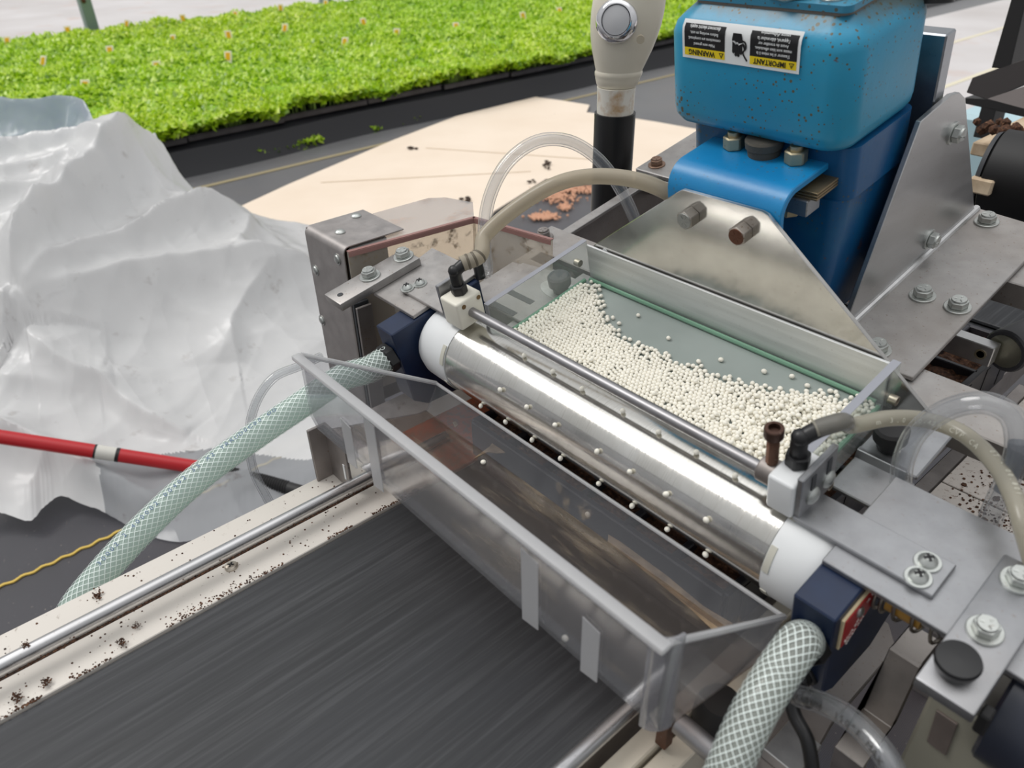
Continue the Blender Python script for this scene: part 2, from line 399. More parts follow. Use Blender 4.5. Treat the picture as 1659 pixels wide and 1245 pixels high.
# plant tags
def tagmat(name, c):
    M = Mat(name); a = M.n('BsdfDiffuse'); a.inputs[0].default_value = c; b = M.n('BsdfTranslucent'); b.inputs[0].default_value = c
    m_ = M.n('MixShader'); m_.inputs[0].default_value = .5; M.l(a.outputs[0], m_.inputs[1]); M.l(b.outputs[0], m_.inputs[2]); return M.end(m_.outputs[0])
TAGW = tagmat('white_plant_tag', srgb(254, 250, 238)); TAGY = tagmat('yellow_tag_print', srgb(254, 216, 70))
tags = [(6, 65), (108, 48), (200, 38), (296, 29), (378, 23), (453, 12), (524, 4), (60, 97), (174, 80), (275, 63), (370, 55), (457, 44), (133, 138), (251, 107), (365, 90), (553, 66), (640, 52), (740, 40), (850, 24), (910, 16), (590, 34), (1010, 6)]
proto = None
for (px, py) in tags:
    p = at(px, py, z=ZL+.10)
    if proto is None:
        T = Thing('plant_tag', 'small white and yellow plant tag stuck upright among the green seedlings', 'plant tag', 'plant tags among the seedlings')
        g = G(); g.box((p.x-.002, p.y-.028, p.z-.09), (p.x+.002, p.y+.028, p.z+.035), W, bev=.001); T.part('card', g, TAGW)
        g = G(); g.box((p.x+.002, p.y-.016, p.z-.03), (p.x+.004, p.y+.016, p.z+.022), W, bev=0); T.part('yellow_print', g, TAGY)
        proto = T.done(); proto.rotation_euler = (0, -.5, -.7); p0 = p.copy()
    else:
        r = proto.copy(); COL.objects.link(r); r.location = proto.location+(p-p0); r.rotation_euler = (0, -.5+rng.uniform(-.15, .15), -.7+rng.uniform(-.4, .4))
        for c in proto.children:
            c2 = c.copy(); COL.objects.link(c2); c2.parent = r
# greenhouse posts behind the bed
POST = plain('galvanised_post', srgb(128, 146, 138), 0.6)
for (px, py, lb) in ((156, 50, 'grey green steel post behind the seedlings, left of the two'), (532, 6, 'grey green steel post behind the seedlings, right of the two')):
    p = at(px, py, z=.20); p.x = min(p.x, -8.0); T = Thing('greenhouse_post', lb, 'post')
    g = G(); g.box((p.x-.06, p.y-.05, 0), (p.x+.06, p.y+.05, 3.4), W, bev=.01); T.part('post', g, POST)
    g = G(); g.lathe([(.02, 0), (.02, .01), (.012, .016)], (p.x+.06, p.y-.02, .45), (1, 0, 0), 10); T.part('rusty_bolt', g, RUST)
    T.done()

# ------------------------------------------------------------------ cardboard sheet on the floor
M = Mat('cardboard'); nz = M.noise(2.2, 4)
col = M.ramp(nz, [(0.3, srgb(230, 212, 192)), (0.7, srgb(238, 222, 204))]); fl = M.noise(60, 2, .5, (1, .06, 1))
col = M.mix(M.ramp(M.noise(9, 3), [(0.72, (0, 0, 0)), (0.76, (0.7,)*3)]), col, srgb(120, 100, 80))
CARD = M.end(M.bsdf(col, 0.8, bump=fl, bs=.15, bd=.003))
outl = [(388, 338), (470, 300), (560, 262), (640, 228), (740, 190), (838, 166), (868, 159), (905, 164), (955, 172), (950, 184), (1000, 190), (1060, 199), (1132, 212)]
top = [at(a, b, z=.006) for a, b in outl]
inner = [at(a, b, z=.006) for a, b in ((1020, 300), (962, 300), (885, 292), (800, 345), (760, 420), (560, 450), (498, 400), (440, 366))]
T = Thing('cardboard_sheet', 'large pale tan cardboard sheet lying on the floor behind the machine', 'cardboard')
g = G(); g.prism(top+inner, (0, 0, .008), 0); T.part('sheet', g, CARD)
for a, b in (((520, 296), (860, 278)), ((690, 240), (1010, 262))):
    p, q = at(*a, z=.0145), at(*b, z=.0145); g = G(); d = (q-p).normalized(); s_ = Vector((-d.y, d.x, 0))*.004
    g.prism([p-s_, q-s_, q+s_, p+s_], (0, 0, .0012), 0); T.part('crease', g, plain('cardboard_crease', srgb(206, 184, 158), .9))
T.done()
PELL = plain('orange_clay_granule', srgb(206, 158, 130), 0.9)
g = G()
for (cx, cy, sxp, syp, n) in ((905, 318, 34, 10, 260), (885, 350, 22, 5, 190), (930, 306, 44, 8, 320), (915, 335, 9, 5, 120), (870, 352, 12, 4, 120)):
    for _ in range(n):
        p = at(cx+rng.normal(0, sxp*.5), cy+rng.normal(0, syp*.5), z=.012); g.ball(p, rng.uniform(.003, .008), 1)
solo('spilled_granules', g, PELL, 'orange brown granules spilled on the dark floor beside the cardboard', 'granules', kind='stuff')
DIRT = plain('dark_soil', srgb(58, 42, 32), 0.95)
for (px, py, s_, lb) in ((757, 323, .03, 'near the clear hose loop'), (884, 265, .026, 'at middle of the sheet'), (888, 272, .016, 'just below another clod'), (668, 240, .026, 'toward the far edge'), (862, 295, .02, 'at the torn corner')):
    p = at(px, py, z=.02); g = G()
    for _ in range(5): g.ball(p+Vector((rng.uniform(-s_, s_), rng.uniform(-s_, s_), rng.uniform(0, .006))), s_*.45, 1, (1, 1, .5))
    solo('soil_clod', g, DIRT, 'dark soil clod lying on the tan cardboard sheet, %s' % lb, 'soil')
# ------------------------------------------------------------------ white plastic film heap
def hb(x, y):
    """height of the heap before folds"""
    d = -(x+0.95)*0.93-(y-0.0)*0.10
    t = min(max(d/1.7, 0), 1); z = 0.50*(t*t*(3-2*t))
    r = min(max((y-0.15+(x+1.0)*0.16)/0.75, 0), 1)
    return z*(1-0.80*r*r*(3-2*r))
def onheap(px, py):
    d = ray(px, py).normalized(); lo = None; t = 0.3
    while t < 7:
        p = CAM+d*t
        if p.z <= max(hb(p.x, p.y), 0.0)+.004: return p
        t += 0.004
    return CAM+d*7
def pl_(pts, n=40): return spline([Vector((a, b, 0)) for a, b in pts], n)
bot = pl_([(-70, 822), (-20, 826), (18, 838), (50, 846), (72, 824), (100, 806), (132, 818), (165, 830), (225, 862), (285, 880), (345, 868), (410, 834), (470, 812), (525, 788), (600, 756)], 150)
topl = pl_([(-90, 236), (0, 234), (70, 240), (140, 226), (165, 250), (186, 284), (238, 291), (265, 262), (298, 300), (322, 322), (385, 345), (440, 362), (500, 378), (560, 400), (640, 430)], 150)
NS, NT = 300, 190
B = [onheap(p.x, p.y) for p in bot]; Tp = [onheap(p.x, p.y) for p in topl]
def samp(L, s):
    f = s*(len(L)-1); i = min(int(f), len(L)-2); return L[i].lerp(L[i+1], f-i)
ridges = [  # photo points along the fold, height, width of the near side and of the far side, metres
    ([(58, 548), (95, 490), (140, 430), (215, 348), (262, 268)], .15, .05, .16),
    ([(72, 556), (130, 510), (200, 466), (262, 430), (310, 402), (420, 388)], .10, .06, .10),
    ([(76, 560), (160, 530), (250, 500), (340, 476), (430, 462), (505, 446)], .085, .09, .09),
    ([(0, 372), (60, 346), (120, 344), (152, 348), (170, 372)], .07, .06, .10),
    ([(-20, 386), (60, 384), (118, 392), (136, 396), (162, 412)], .07, .05, .12),
    ([(-20, 290), (60, 296), (130, 308), (180, 326), (215, 362)], .07, .04, .12),
    ([(-30, 562), (30, 562), (60, 566), (64, 580)], .07, .05, .10),
    ([(-20, 438), (60, 436), (90, 446), (128, 452)], .06, .06, .09),
    ([(0, 640), (100, 655), (200, 650)], .03, .08, .1),
    ([(390, 600), (385, 560), (400, 520), (440, 480), (480, 460)], .035, .03, .12),
    ([(330, 360), (360, 372), (366, 390), (340, 410)], .035, .03, .07),
    ([(-10, 720), (60, 745), (150, 792), (230, 850)], .055, .05, .05),
    ([(60, 585), (110, 630), (180, 655), (230, 690), (310, 720)], .04, .03, .08),
    ([(420, 400), (415, 420), (400, 455)], .04, .02, .06),
    ([(-60, 236), (0, 236), (70, 242), (138, 230), (168, 256), (184, 284)], .10, .10, .12),
    ([(230, 300), (262, 330), (290, 360), (330, 372)], .03, .03, .06),
]
RL = []
for pts, h, w1, w2 in ridges:
    q = [onheap(p.x, p.y) for p in pl_(pts, 26)]; a = np.array([(p.x, p.y) for p in q]); RL.append((a, h*1.35, w1*.75, w2))
S = np.linspace(0, 1, NS); Tt = np.linspace(0, 1, NT)
P = np.zeros((NT, NS, 3))
for j, s in enumerate(S):
    b, t = samp(B, s), samp(Tp, s)
    for i, tt in enumerate(Tt):
        P[i, j, 0] = b.x+(t.x-b.x)*tt; P[i, j, 1] = b.y+(t.y-b.y)*tt
Z = np.array([[hb(P[i, j, 0], P[i, j, 1]) for j in range(NS)] for i in range(NT)])
edge = np.clip(Tt/0.10, 0, 1)[:, None]
X2 = P[..., :2].reshape(-1, 2); add = np.zeros(len(X2))
for a, h, w1, w2 in RL:
    best = np.full(len(X2), 1e9); side = np.zeros(len(X2)); tp = np.zeros(len(X2))
    for k in range(len(a)-1):
        u = a[k+1]-a[k]; L = u@u; r = X2-a[k]; q = np.clip((r@u)/L, 0, 1); dd = r-q[:, None]*u; ds = np.hypot(dd[:, 0], dd[:, 1])
        m_ = ds < best; best[m_] = ds[m_]; side[m_] = (u[0]*r[:, 1]-u[1]*r[:, 0])[m_]; tp[m_] = ((k+q)/(len(a)-1))[m_]
    cam2 = np.array([CAM.x, CAM.y]); mid = a[len(a)//2]; u = a[-1]-a[0]; sg = np.sign(u[0]*(cam2-mid)[1]-u[1]*(cam2-mid)[0])
    wd = np.where(side*sg > 0, w1, w2)
    e_ = np.clip(np.minimum(tp, 1-tp)*6, 0, 1)**.6
    pr = np.exp(-(best/wd)**1.25)*h*(.25+.75*e_)
    add = np.maximum(add, 0)+pr*(1-.45*np.clip(add/.12, 0, 1))
add = add.reshape(NT, NS)
wr = np.zeros((NT, NS))
r2 = np.random.default_rng(3)
for k in range(26):
    an = r2.uniform(-.9, .7); fq = r2.uniform(4, 15); ph = r2.uniform(0, 6.28)
    q = P[..., 0]*math.cos(an)+P[..., 1]*math.sin(an); c = P[..., 0]*-math.sin(an)+P[..., 1]*math.cos(an)
    wr += (1-np.abs(np.sin(q*fq+ph+.6*np.sin(c*3+ph))))**2*.075/fq*(0.5+.5*np.sin(c*r2.uniform(1.5, 4)+ph))
P[..., 2] = np.maximum(Z+(add+wr)*np.clip(Tt/0.06, 0.0, 1)[:, None], 0)+.006
# back edge falls to the floor
back = P[-1].copy(); back[:, 0] -= .35; back[:, 1] += .08; back[:, 2] = .004
mid = P[-1].copy(); mid[:, 0] -= .10; mid[:, 1] += .02; mid[:, 2] *= .72
P = np.concatenate([P, mid[None], back[None]]); NT2 = NT+2
def film(name, sel):
    me = bpy.data.meshes.new(name); idx = {}; vs = []; fs = []
    for i in range(NT2-1):
        for j in range(NS-1):
            if sel[i, j]:
                f = []
                for (a, b) in ((i, j), (i, j+1), (i+1, j+1), (i+1, j)):
                    if (a, b) not in idx: idx[(a, b)] = len(vs); vs.append(P[a, b])
                    f.append(idx[(a, b)])
                fs.append(f)
    me.from_pydata([tuple(v) for v in vs], [], fs); g = G(); g.mesh(me); bpy.data.meshes.remove(me); return g
def inside(px, py, poly):
    c = False; n = len(poly)
    for i in range(n):
        (x1, y1), (x2, y2) = poly[i], poly[i-1]
        if (y1 > py) != (y2 > py) and px < (x2-x1)*(py-y1)/(y2-y1)+x1: c = not c
    return c
hull1 = [onheap(a, b) for a, b in [(-90, 230), (140, 222), (190, 285), (214, 300), (180, 322), (130, 306), (60, 292), (-90, 286)]]
hull2 = [onheap(a, b) for a, b in [(150, 770), (300, 748), (400, 748), (540, 760), (620, 770), (520, 830), (290, 900), (240, 870), (170, 838), (176, 800)]]
h1 = [(p.x, p.y) for p in hull1]; h2 = [(p.x, p.y) for p in hull2]
tag = np.zeros((NT2, NS), int)
for i in range(NT2):
    for j in range(NS):
        x_, y_ = P[i, j, 0], P[i, j, 1]
        if i < NT and inside(x_, y_, h1): tag[i, j] = 1
        elif inside(x_, y_, h2): tag[i, j] = 2
tag[NT-1:] = np.where(tag[NT-2] == 1, 1, 0)
def filmmat(name, tr, col, tint, rough=.3, dirt=0.0):
    M = Mat(name)
    t_ = M.n('BsdfTransparent'); t_.inputs[0].default_value = (*tint, 1)
    c = M.ramp(M.noise(3, 4), [(.3, tuple(v*.95 for v in col)), (.7, col)])
    if dirt: c = M.mix(M.ramp(M.noise(14, 5, .65), [(.62, (0, 0, 0)), (.72, (dirt,)*3)]), c, srgb(120, 96, 76))
    mp = M.n('Mapping'); mp.inputs['Rotation'].default_value = (0, 0, .5); mp.inputs['Scale'].default_value = (1, 2.2, 1.4); M.l(M.tc.outputs['Object'], mp.inputs[0])
    nz_ = M.n('TexNoise'); nz_.inputs['Scale'].default_value = 3; M.l(mp.outputs[0], nz_.inputs['Vector'])
    vm = M.n('VectorMath', operation='ADD'); M.l(mp.outputs[0], vm.inputs[0]); vs_ = M.n('VectorMath', operation='SCALE'); vs_.inputs['Scale'].default_value = .16; M.l(nz_.outputs['Color'], vs_.inputs[0]); M.l(vs_.outputs[0], vm.inputs[1])
    hs_ = []
    for sc_, w_ in ((2.6, 1.0), (6.5, .22)):
        v_ = M.n('TexVoronoi'); v_.inputs['Scale'].default_value = sc_; M.l(vm.outputs[0], v_.inputs['Vector'])
        k_ = M.n('Math', operation='MULTIPLY'); M.l(v_.outputs['Distance'], k_.inputs[0]); k_.inputs[1].default_value = w_; hs_.append(k_)
    sm_ = M.n('Math', operation='ADD'); M.l(hs_[0].outputs[0], sm_.inputs[0]); M.l(hs_[1].outputs[0], sm_.inputs[1])
    bp_ = M.n('Bump'); bp_.inputs['Strength'].default_value = .38; bp_.inputs['Distance'].default_value = .06; M.l(sm_.outputs[0], bp_.inputs['Height'])
    d_ = M.n('BsdfDiffuse'); M.l(c, d_.inputs[0]); M.l(bp_.outputs[0], d_.inputs['Normal']); l_ = M.n('BsdfTranslucent'); M.l(c, l_.inputs[0])
    m1 = M.n('MixShader'); m1.inputs[0].default_value = .40; M.l(d_.outputs[0], m1.inputs[1]); M.l(l_.outputs[0], m1.inputs[2])
    m2 = M.n('MixShader'); m2.inputs[0].default_value = tr; M.l(m1.outputs[0], m2.inputs[1]); M.l(t_.outputs[0], m2.inputs[2])
    g_ = M.n('BsdfGlossy'); g_.inputs['Roughness'].default_value = rough; M.l(bp_.outputs[0], g_.inputs['Normal']); f_ = fres(M, 1.4)
    m3 = M.n('MixShader'); M.l(f_.outputs[0], m3.inputs[0]); M.l(m2.outputs[0], m3.inputs[1]); M.l(g_.outputs[0], m3.inputs[2])
    return M.end(m3.outputs[0])
FILM = filmmat('white_polythene', .04, (.95, .948, .945), (.95, .95, .95), dirt=.25)
FBLUE = filmmat('blue_grey_polythene', .30, (.46, .53, .61), (.82, .88, .94), .25)
FTHIN = filmmat('thin_clear_polythene', .50, (.80, .82, .85), (.93, .95, .97), .2, dirt=.5)
T = Thing('plastic_film', 'crumpled heap of translucent white plastic film lying left of the machine', 'plastic film')
T.part('folded_film', film('f', tag == 0), FILM, smooth=60)
T.part('thin_flap', film('f', tag == 1), FBLUE, 'blue grey see-through flap at the back of the heap', smooth=60)
T.part('thin_flap', film('f', tag == 2), FTHIN, 'see-through film edge spread over the dark ground', smooth=60)
T.done()

# red broom handle with a label, its black end running under the film edge
REDP = plain('red_enamel', srgb(186, 30, 38), .28)
def foot(px, py, up): p = onheap(px, py); q = ray(px, py).normalized(); return p-q*(up/abs(q.z))
a, b = foot(-40, 702, .10), foot(318, 757, .035)
T = Thing('red_pole', 'red painted pole with a small label lying across the white film', 'pole')
g = G(); g.tube([a, b], .0165, 20, 8); T.part('shaft', g, REDP)
d = (b-a); c0, c1 = a+d*.52, a+d*.625
g = G(); g.tube([c0, c1], .0168, 20, 4); T.part('label', g, plain('worn_label', srgb(210, 208, 200), .5), 'worn black and white label', subs=())
c0, c1 = a+d*.516, a+d*.526
g = G(); g.tube([c0, c1], .0170, 20, 4); T.part('label_band', g, BLACKP)
c0, c1 = a+d*.615, a+d*.632
g = G(); g.tube([c0, c1], .0170, 20, 4); T.part('label_band', g, BLACKP)
side = Vector((-d.y, d.x, 0)).normalized()
g = G(); e1 = a+d*.54
for k in range(3): g.tube([a+d*(.535+k*.03)+Vector((0, 0, .0152))-side*.006, a+d*(.555+k*.03)+Vector((0, 0, .0166)), a+d*(.56+k*.025)+Vector((0, 0, .014))+side*.008], .0014, 6, 8)
T.part('label_print', g, BLACKP)
T.done()
g = G(); q0 = foot(318, 757, .03); q1 = foot(400, 772, .015); q2 = foot(500, 800, .015)
g.tube([q0, q1, q2, foot(560, 812, .012)], .0155, 14, 60)
for k in range(44):
    p = q0.lerp(q1, k/26) if k < 26 else q1.lerp(q2, (k-26)/26)
    t_ = (q2-q0).normalized(); g.lathe([(.0155, -.0025), (.0172, 0), (.0155, .0025)], p, t_, 14, False, False)
solo('corrugated_hose', g, BLACKR, 'black corrugated hose lying under the edge of the white film', 'hose')
for (px, py, lb) in ((46, 690, 'on the film just above the red pole'), (70, 732, 'on the film just below the red pole'), (24, 770, 'on the lower fold of the film')):
    p = foot(px, py, .004); g = G()
    for _ in range(90): g.ball(foot(px+rng.normal(0, 16), py+rng.normal(0, 5), .001)+(CAM-p).normalized()*.05*0, rng.uniform(.0015, .0045), 1)
    solo('soil_crumbs', g, DIRT, 'scatter of brown soil crumbs %s' % lb, 'soil', kind='stuff')
# ------------------------------------------------------------------ conveyor
M = Mat('conveyor_belt_rubber')
st = M.noise(230, 4, .6, (1, .03, 1)); n2 = M.noise(14, 4, .6, (1, .25, 1)); pt = M.noise(70, 2, .5, (1, .2, 1))
col = M.ramp(st, [(.25, srgb(32, 33, 35)), (.5, srgb(46, 47, 49)), (.78, srgb(72, 73, 75))])
col = M.mix(M.ramp(n2, [(.3, (0, 0, 0)), (.8, (.5,)*3)]), col, srgb(58, 60, 65))
col = M.mix(M.ramp(pt, [(.76, (0, 0, 0)), (.8, (.35,)*3)]), col, srgb(150, 150, 150))
BELT = M.end(M.bsdf(col, .55, 0, .4, bump=st, bs=.15, bd=.0008))
def painted(name, c, soil=.75, thr=.58):
    M = Mat(name)
    col = M.ramp(M.noise(8, 4), [(.3, tuple(v*.93 for v in c[:3])), (.7, c[:3])])
    col = M.mix(M.ramp(M.noise(190, 6, .75), [(thr+.04, (0, 0, 0)), (thr+.12, (soil,)*3)]), col, srgb(120, 98, 82))
    col = M.mix(M.ramp(M.noise(6, 5, .65), [(thr, (0, 0, 0)), (thr+.22, (soil*.8,)*3)]), col, srgb(150, 112, 84))
    return M.end(M.bsdf(col, .45, .1, .5, bump=M.noise(150, 2), bs=.05, bd=.0004))
PAINT = painted('dusty_white_rail', srgb(212, 206, 198)); PAINT2 = painted('dirty_white_board', srgb(204, 197, 190), .85, .52)
CREAM = painted('cream_rail', srgb(216, 208, 192), .6)
T = Thing('conveyor', 'flat belt conveyor with white dusty side rails passing under the seeding drum', 'conveyor')
g = G(); g.box((.0238, -1.2, .744), (.302, 1.6, .750), W, bev=.001); T.part('belt', g, BELT)
g = G(); g.box((.026, -1.2, .700), (.302, 1.6, .742), W, bev=.001); T.part('belt_bed', g, ALUD)
# left rail: outer strip, guide rod, groove with soil, inner lip
g = G(); g.box((-.0545, -1.2, .68), (-.0148, .9, .7540), W, bev=.0008); T.part('outer_rail', g, PAINT)
g = G(); g.box((-.0112, -1.2, .70), (.0232, .9, .7525), W, bev=.0006); T.part('inner_lip', g, PAINT)
g = G(); g.box((-.0150, -1.2, .70), (-.0110, .9, .7515), W, bev=0); T.part('groove', g, DIRT)
g = G(); g.tube([W(-.0072, -1.2, .7690), W(-.0072, -.035, .7690)], .0052, 16, 6); T.part('guide_rod', g, STEELR, 'polished steel guide rod along the left rail')
g = G()
for y in (-1.1, -.62, -.10): g.tube([W(-.0078, y, .7690), W(-.0078, y, .752)], .003, 10, 4)
T.part('rod_support', g, ALUD)
p = at(375, 919, z=.7526)
def panhead(g, p, ax, r, h=.55):
    g.lathe([(r, 0), (r, r*.18), (r*.8, r*.42), (r*.4, r*h), (0, r*h*1.05)], p, ax, 16, True, False)
def cross(g, p, ax, r):
    ax = Vector(ax).normalized(); q = ax.orthogonal().normalized(); s_ = ax.cross(q)
    for a, b in ((q, s_), (s_, q)):
        g._add([p+a*r*x+b*r*.3*y+ax*z for x in (-1, 1) for y in (-1, 1) for z in (-r*.7, r*.06)], [(0, 1, 3, 2), (4, 6, 7, 5), (0, 4, 5, 1), (2, 3, 7, 6), (0, 2, 6, 4), (1, 5, 7, 3)])
g = G(); panhead(g, p, (0, 0, 1), .0055); g2 = G(); cross(g2, p+Vector((0, 0, .0030)), (0, 0, 1), .0026)
T.part('screw', g, metal('tan_screw', (.5, .45, .38), .35), subs=[('cross_slot', g2, BLACKP)])
# right rail
g = G(); g.box((.316, -.6, .68), (.330, .1, .757), W, bev=.001); T.part('inner_lip', g, CREAM)
g = G(); g.box((.332, -.6, .68), (.348, .1, .752), W, bev=.001); T.part('outer_rail', g, CREAM)
g = G(); g.tube([W(.309, -.6, .775), W(.309, -.105, .775)], .0055, 16, 6); T.part('guide_rod', g, STEELR, 'polished steel guide rod along the right rail')
g = G(); a, b = at(1100, 1172, z=.79), at(1165, 1228, z=.79); g.tube([a, b], .0068, 16, 4); T.part('tray_rod', g, RODGREY, 'short grey steel rod that carries the catch tray')
T.part('rod_foot', G().box((.328, -.124, .757), (.336, -.116, .784), W), RUST)
# right side board behind the head, with plank joints
bx = [at(1470, 790, z=.752), at(1602, 640, z=.752)]
for k in range(5):
    y0, y1 = .12+k*.075, .12+(k+1)*.075-.002
    g = G(); g.box((.338, y0, .738), (.60, y1, .752), W, bev=.0006); T.part('board', g, PAINT2)
g = G(); g.box((.322, .10, .735), (.336, .50, .748), W, bev=.001); T.part('side_channel', g, ALUD)
T.part('leg', G().box((-.045, -1.1, 0), (-.005, -1.06, .70), W), ALUD); T.part('leg', G().box((.31, -1.1, 0), (.345, -1.06, .70), W), ALUD)
T.part('leg', G().box((-.045, .7, 0), (-.005, .74, .70), W), ALUD); T.part('leg', G().box((.31, .7, 0), (.345, .74, .70), W), ALUD)
T.done()
# soil crumbs on the rails
SOILM = Mat('potting_soil'); SOIL = SOILM.end(SOILM.bsdf(SOILM.ramp(SOILM.noise(300, 3), [(.3, srgb(40, 26, 20)), (.6, srgb(92, 62, 44)), (.8, srgb(150, 112, 84))]), .95))
g = G()
for _ in range(2600):
    y = rng.uniform(-.62, -.05); t = rng.random()
    if t < .42: x = -.0130+rng.normal(0, .0011); z = .7518
    elif t < .86: x = .0232-abs(rng.normal(0, .0016))*(1+1.5*(math.sin(y*23+2) > .6)); z = .7526
    else: x = rng.uniform(-.053, .022); z = .7526 if x > -.013 else .7542
    if t >= .42 and t < .86 and math.sin(y*40)+math.sin(y*97) < -.3: continue
    g.ball((x, y, z), rng.uniform(.0003, .0010), 1, (1, 1, .7))
solo('soil_crumbs', g, SOIL, 'brown soil crumbs lying in the groove and along the belt edge of the left rail', 'soil', kind='stuff')
for (px, py, s_, lb) in ((158, 966, .0045, 'on the outer rail'), (28, 1172-40, .005, 'lower left belt edge'), (76, 1106, .004, 'second from the corner'), (222, 1014, .0026, 'loose on the lip'), (196, 1042, .004, 'at the belt edge in the middle'), (42, 1046, .003, 'on the guide rod'), (550, 762, .006, 'beside the upright bracket')):
    p = at(px, py, z=.7545 if 'outer' in lb or 'bracket' in lb else (.774 if 'rod' in lb else .7545)); g = G(); s_ *= .62
    for _ in range(70): g.ball(p+Vector((rng.normal(0, s_), rng.normal(0, s_*.7), abs(rng.normal(0, s_*.35)))), rng.uniform(.08, .3)*s_, 1)
    solo('soil_clump', g, SOIL, 'clump of brown soil on the left conveyor rail, %s' % lb, 'soil')
g = G()
for _ in range(1100):
    x = rng.normal(.41, .028); y = rng.normal(.245, .05)
    if .34 < x < .56 and .13 < y < .48: g.ball((x, y, .7525), rng.uniform(.0004, .0016)*(1 if rng.random() > .06 else 2.2), 1, (1, 1, .6))
solo('soil_spill', g, SOIL, 'dark soil spilled over the white boards right of the drum', 'soil', kind='stuff')
# upright bracket on the left rail, holds the tray end
T = Thing('upright_bracket', 'grey aluminium channel upright standing on the left rail behind the clear tray', 'bracket')
c0 = at(513, 779, z=.754); x0 = c0.x; y0 = c0.y
g = G(); g.box((x0, y0, .754), (x0+.003, y0+.018, .813), W); g.box((x0, y0+.016, .754), (x0+.036, y0+.019, .813), W); T.part('channel', g, ALUD)
g = G(); g.box((x0+.028, y0+.0155, .765), (x0+.031, y0+.016, .782), W, bev=0); T.part('slot', g, WHITEN)
T.done()
# grey base plate parts seen through and under the catch tray
RTO = painted('rusty_orange_plate', srgb(178, 92, 58), .7, .45)
g = G(); g.box((-.046, -.075, .7615), (.036, .034, .7655), W); solo('orange_plate', g, RTO, 'rusty orange plate lying below the left end of the drum', 'plate')
# potting trays under the head
def cell_tray(y0, y1, label):
    T = Thing('cell_tray', label, 'tray', None)
    xa, xb = .028, .306; zt = .803
    nx, ny = 6, int(round((y1-y0)/.0455)); cx = (xb-xa)/nx; cy = (y1-y0)/ny
    g = G()
    for i in range(nx+1): g.box((xa+i*cx-.003, y0, .755), (xa+i*cx+.003, y1, zt), W, bev=.001)
    for j in range(ny+1): g.box((xa, y0+j*cy-.003, .755), (xb, y0+j*cy+.003, zt), W, bev=.001)
    T.part('tray', g, TRAYM)
    g = G(); 
    for j in range(ny): g.box((xb+.0028, y0+(j+.5)*cy-.004, .760), (xb+.0036, y0+(j+.5)*cy+.004, zt-.005), W, bev=0)
    T.part('side_slots', g, BLACKP, kind='stuff')
    for i in range(nx):
        for j in range(ny):
            g = G(); n = 9; V = [[Vector((xa+(i+.04+.92*a/n)*cx, y0+(j+.04+.92*b/n)*cy, zt-.008+rng.normal(0, .0016))) for a in range(n+1)] for b in range(n+1)]
            g.loft(V, False, False, closed=False)
            T.part('soil_cell', g, SOIL)
    T.done()
cell_tray(-.028, .484, 'black cell tray filled with dark soil passing under the drum and motor')
# ------------------------------------------------------------------ seeding head (head coordinates: x along the drum, u back, v up)
RD = 0.0356
def hbolt(T, p, ax, af=.0125, h=.0065, wr=.0105, mat=None, name='hex_bolt', washer=True, label=None):
    """hex head bolt with washer as a part of T"""
    ax = Vector(ax).normalized(); m_ = mat or ZINC
    g = G(); q = ax.orthogonal().normalized(); q = (q*math.cos(.5)+ax.cross(q)*math.sin(.5))
    g.hexa(p+ax*.0018, ax, af, h*.8, .0005, q); g.lathe([(af*.46, 0), (af*.42, h*.22), (af*.36, h*.22)], p+ax*(.0018+h*.78), ax, 16, False, True)
    for k in range(3):
        d = (q*math.cos(2.1*k)+ax.cross(q)*math.sin(2.1*k)); g.tube([p+ax*(.0018+h)+d*af*.14, p+ax*(.0018+h)+d*af*.33], .0005, 5, 3)
    subs = []
    if washer:
        w_ = G(); w_.lathe([(wr, 0), (wr, .0014), (wr*.95, .0018), (af*.3, .0018)], p, ax, 22); subs = [('washer', w_, m_)]
    T.part(name, g, m_, label, subs)
def pscrew(T, p, ax, r=.006, wr=.0085, mat=None):
    ax = Vector(ax).normalized(); m_ = mat or ZINC; g = G(); panhead(g, p+ax*.0012, ax, r, .75)
    w_ = G(); w_.lathe([(wr, 0), (wr, .0009), (wr*.96, .0012), (r*.6, .0012)], p, ax, 22)
    c_ = G(); cross(c_, p+ax*(.0012+r*.795), ax, r*.5)
    T.part('pan_screw', g, m_, None, [('washer', w_, m_), ('cross_slot', c_, BLACKP)])

# drum
M = Mat('brushed_drum_steel')
a_ = M.noise(26, 4, .65, (9, .25, .25)); b_ = M.noise(120, 3, .6, (.15, 3, 3)); c_ = M.noise(16, 4, .6)
col = M.ramp(c_, [(.3, (.60, .585, .54)), (.7, (.78, .77, .74))])
col = M.mix(M.ramp(a_, [(.62, (0, 0, 0)), (.72, (.35,)*3)]), col, (.40, .37, .31, 1))
d_ = M.noise(60, 3, .7, (14, .12, .12)); rg = M.ramp(d_, [(.3, (.09,)*3), (.7, (.20,)*3)])
col = M.mix(M.ramp(d_, [(.55, (0, 0, 0)), (.75, (.4,)*3)]), col, (.46, .43, .37, 1))
DRUM = M.end(M.bsdf(col, rg, 1.0, .5, bump=d_, bs=.16, bd=.0004))
T = Thing('seeding_drum', 'shiny brushed steel seeding drum with white nylon end caps', 'drum')
g = G(); g.lathe([(RD, 0), (RD, .33)], H(0, 0, 0), EX, 96, True, True); T.part('drum_shell', g, DRUM)
g = G(); g.lathe([(RD+.0006, 0), (RD+.0012, -.004), (RD+.0008, -.034), (RD-.002, -.043), (RD-.008, -.0475)], H(-.0005, 0, 0), EX, 72); gr = G()
NOTCH = plain('cap_edge', srgb(196, 194, 182), .6)
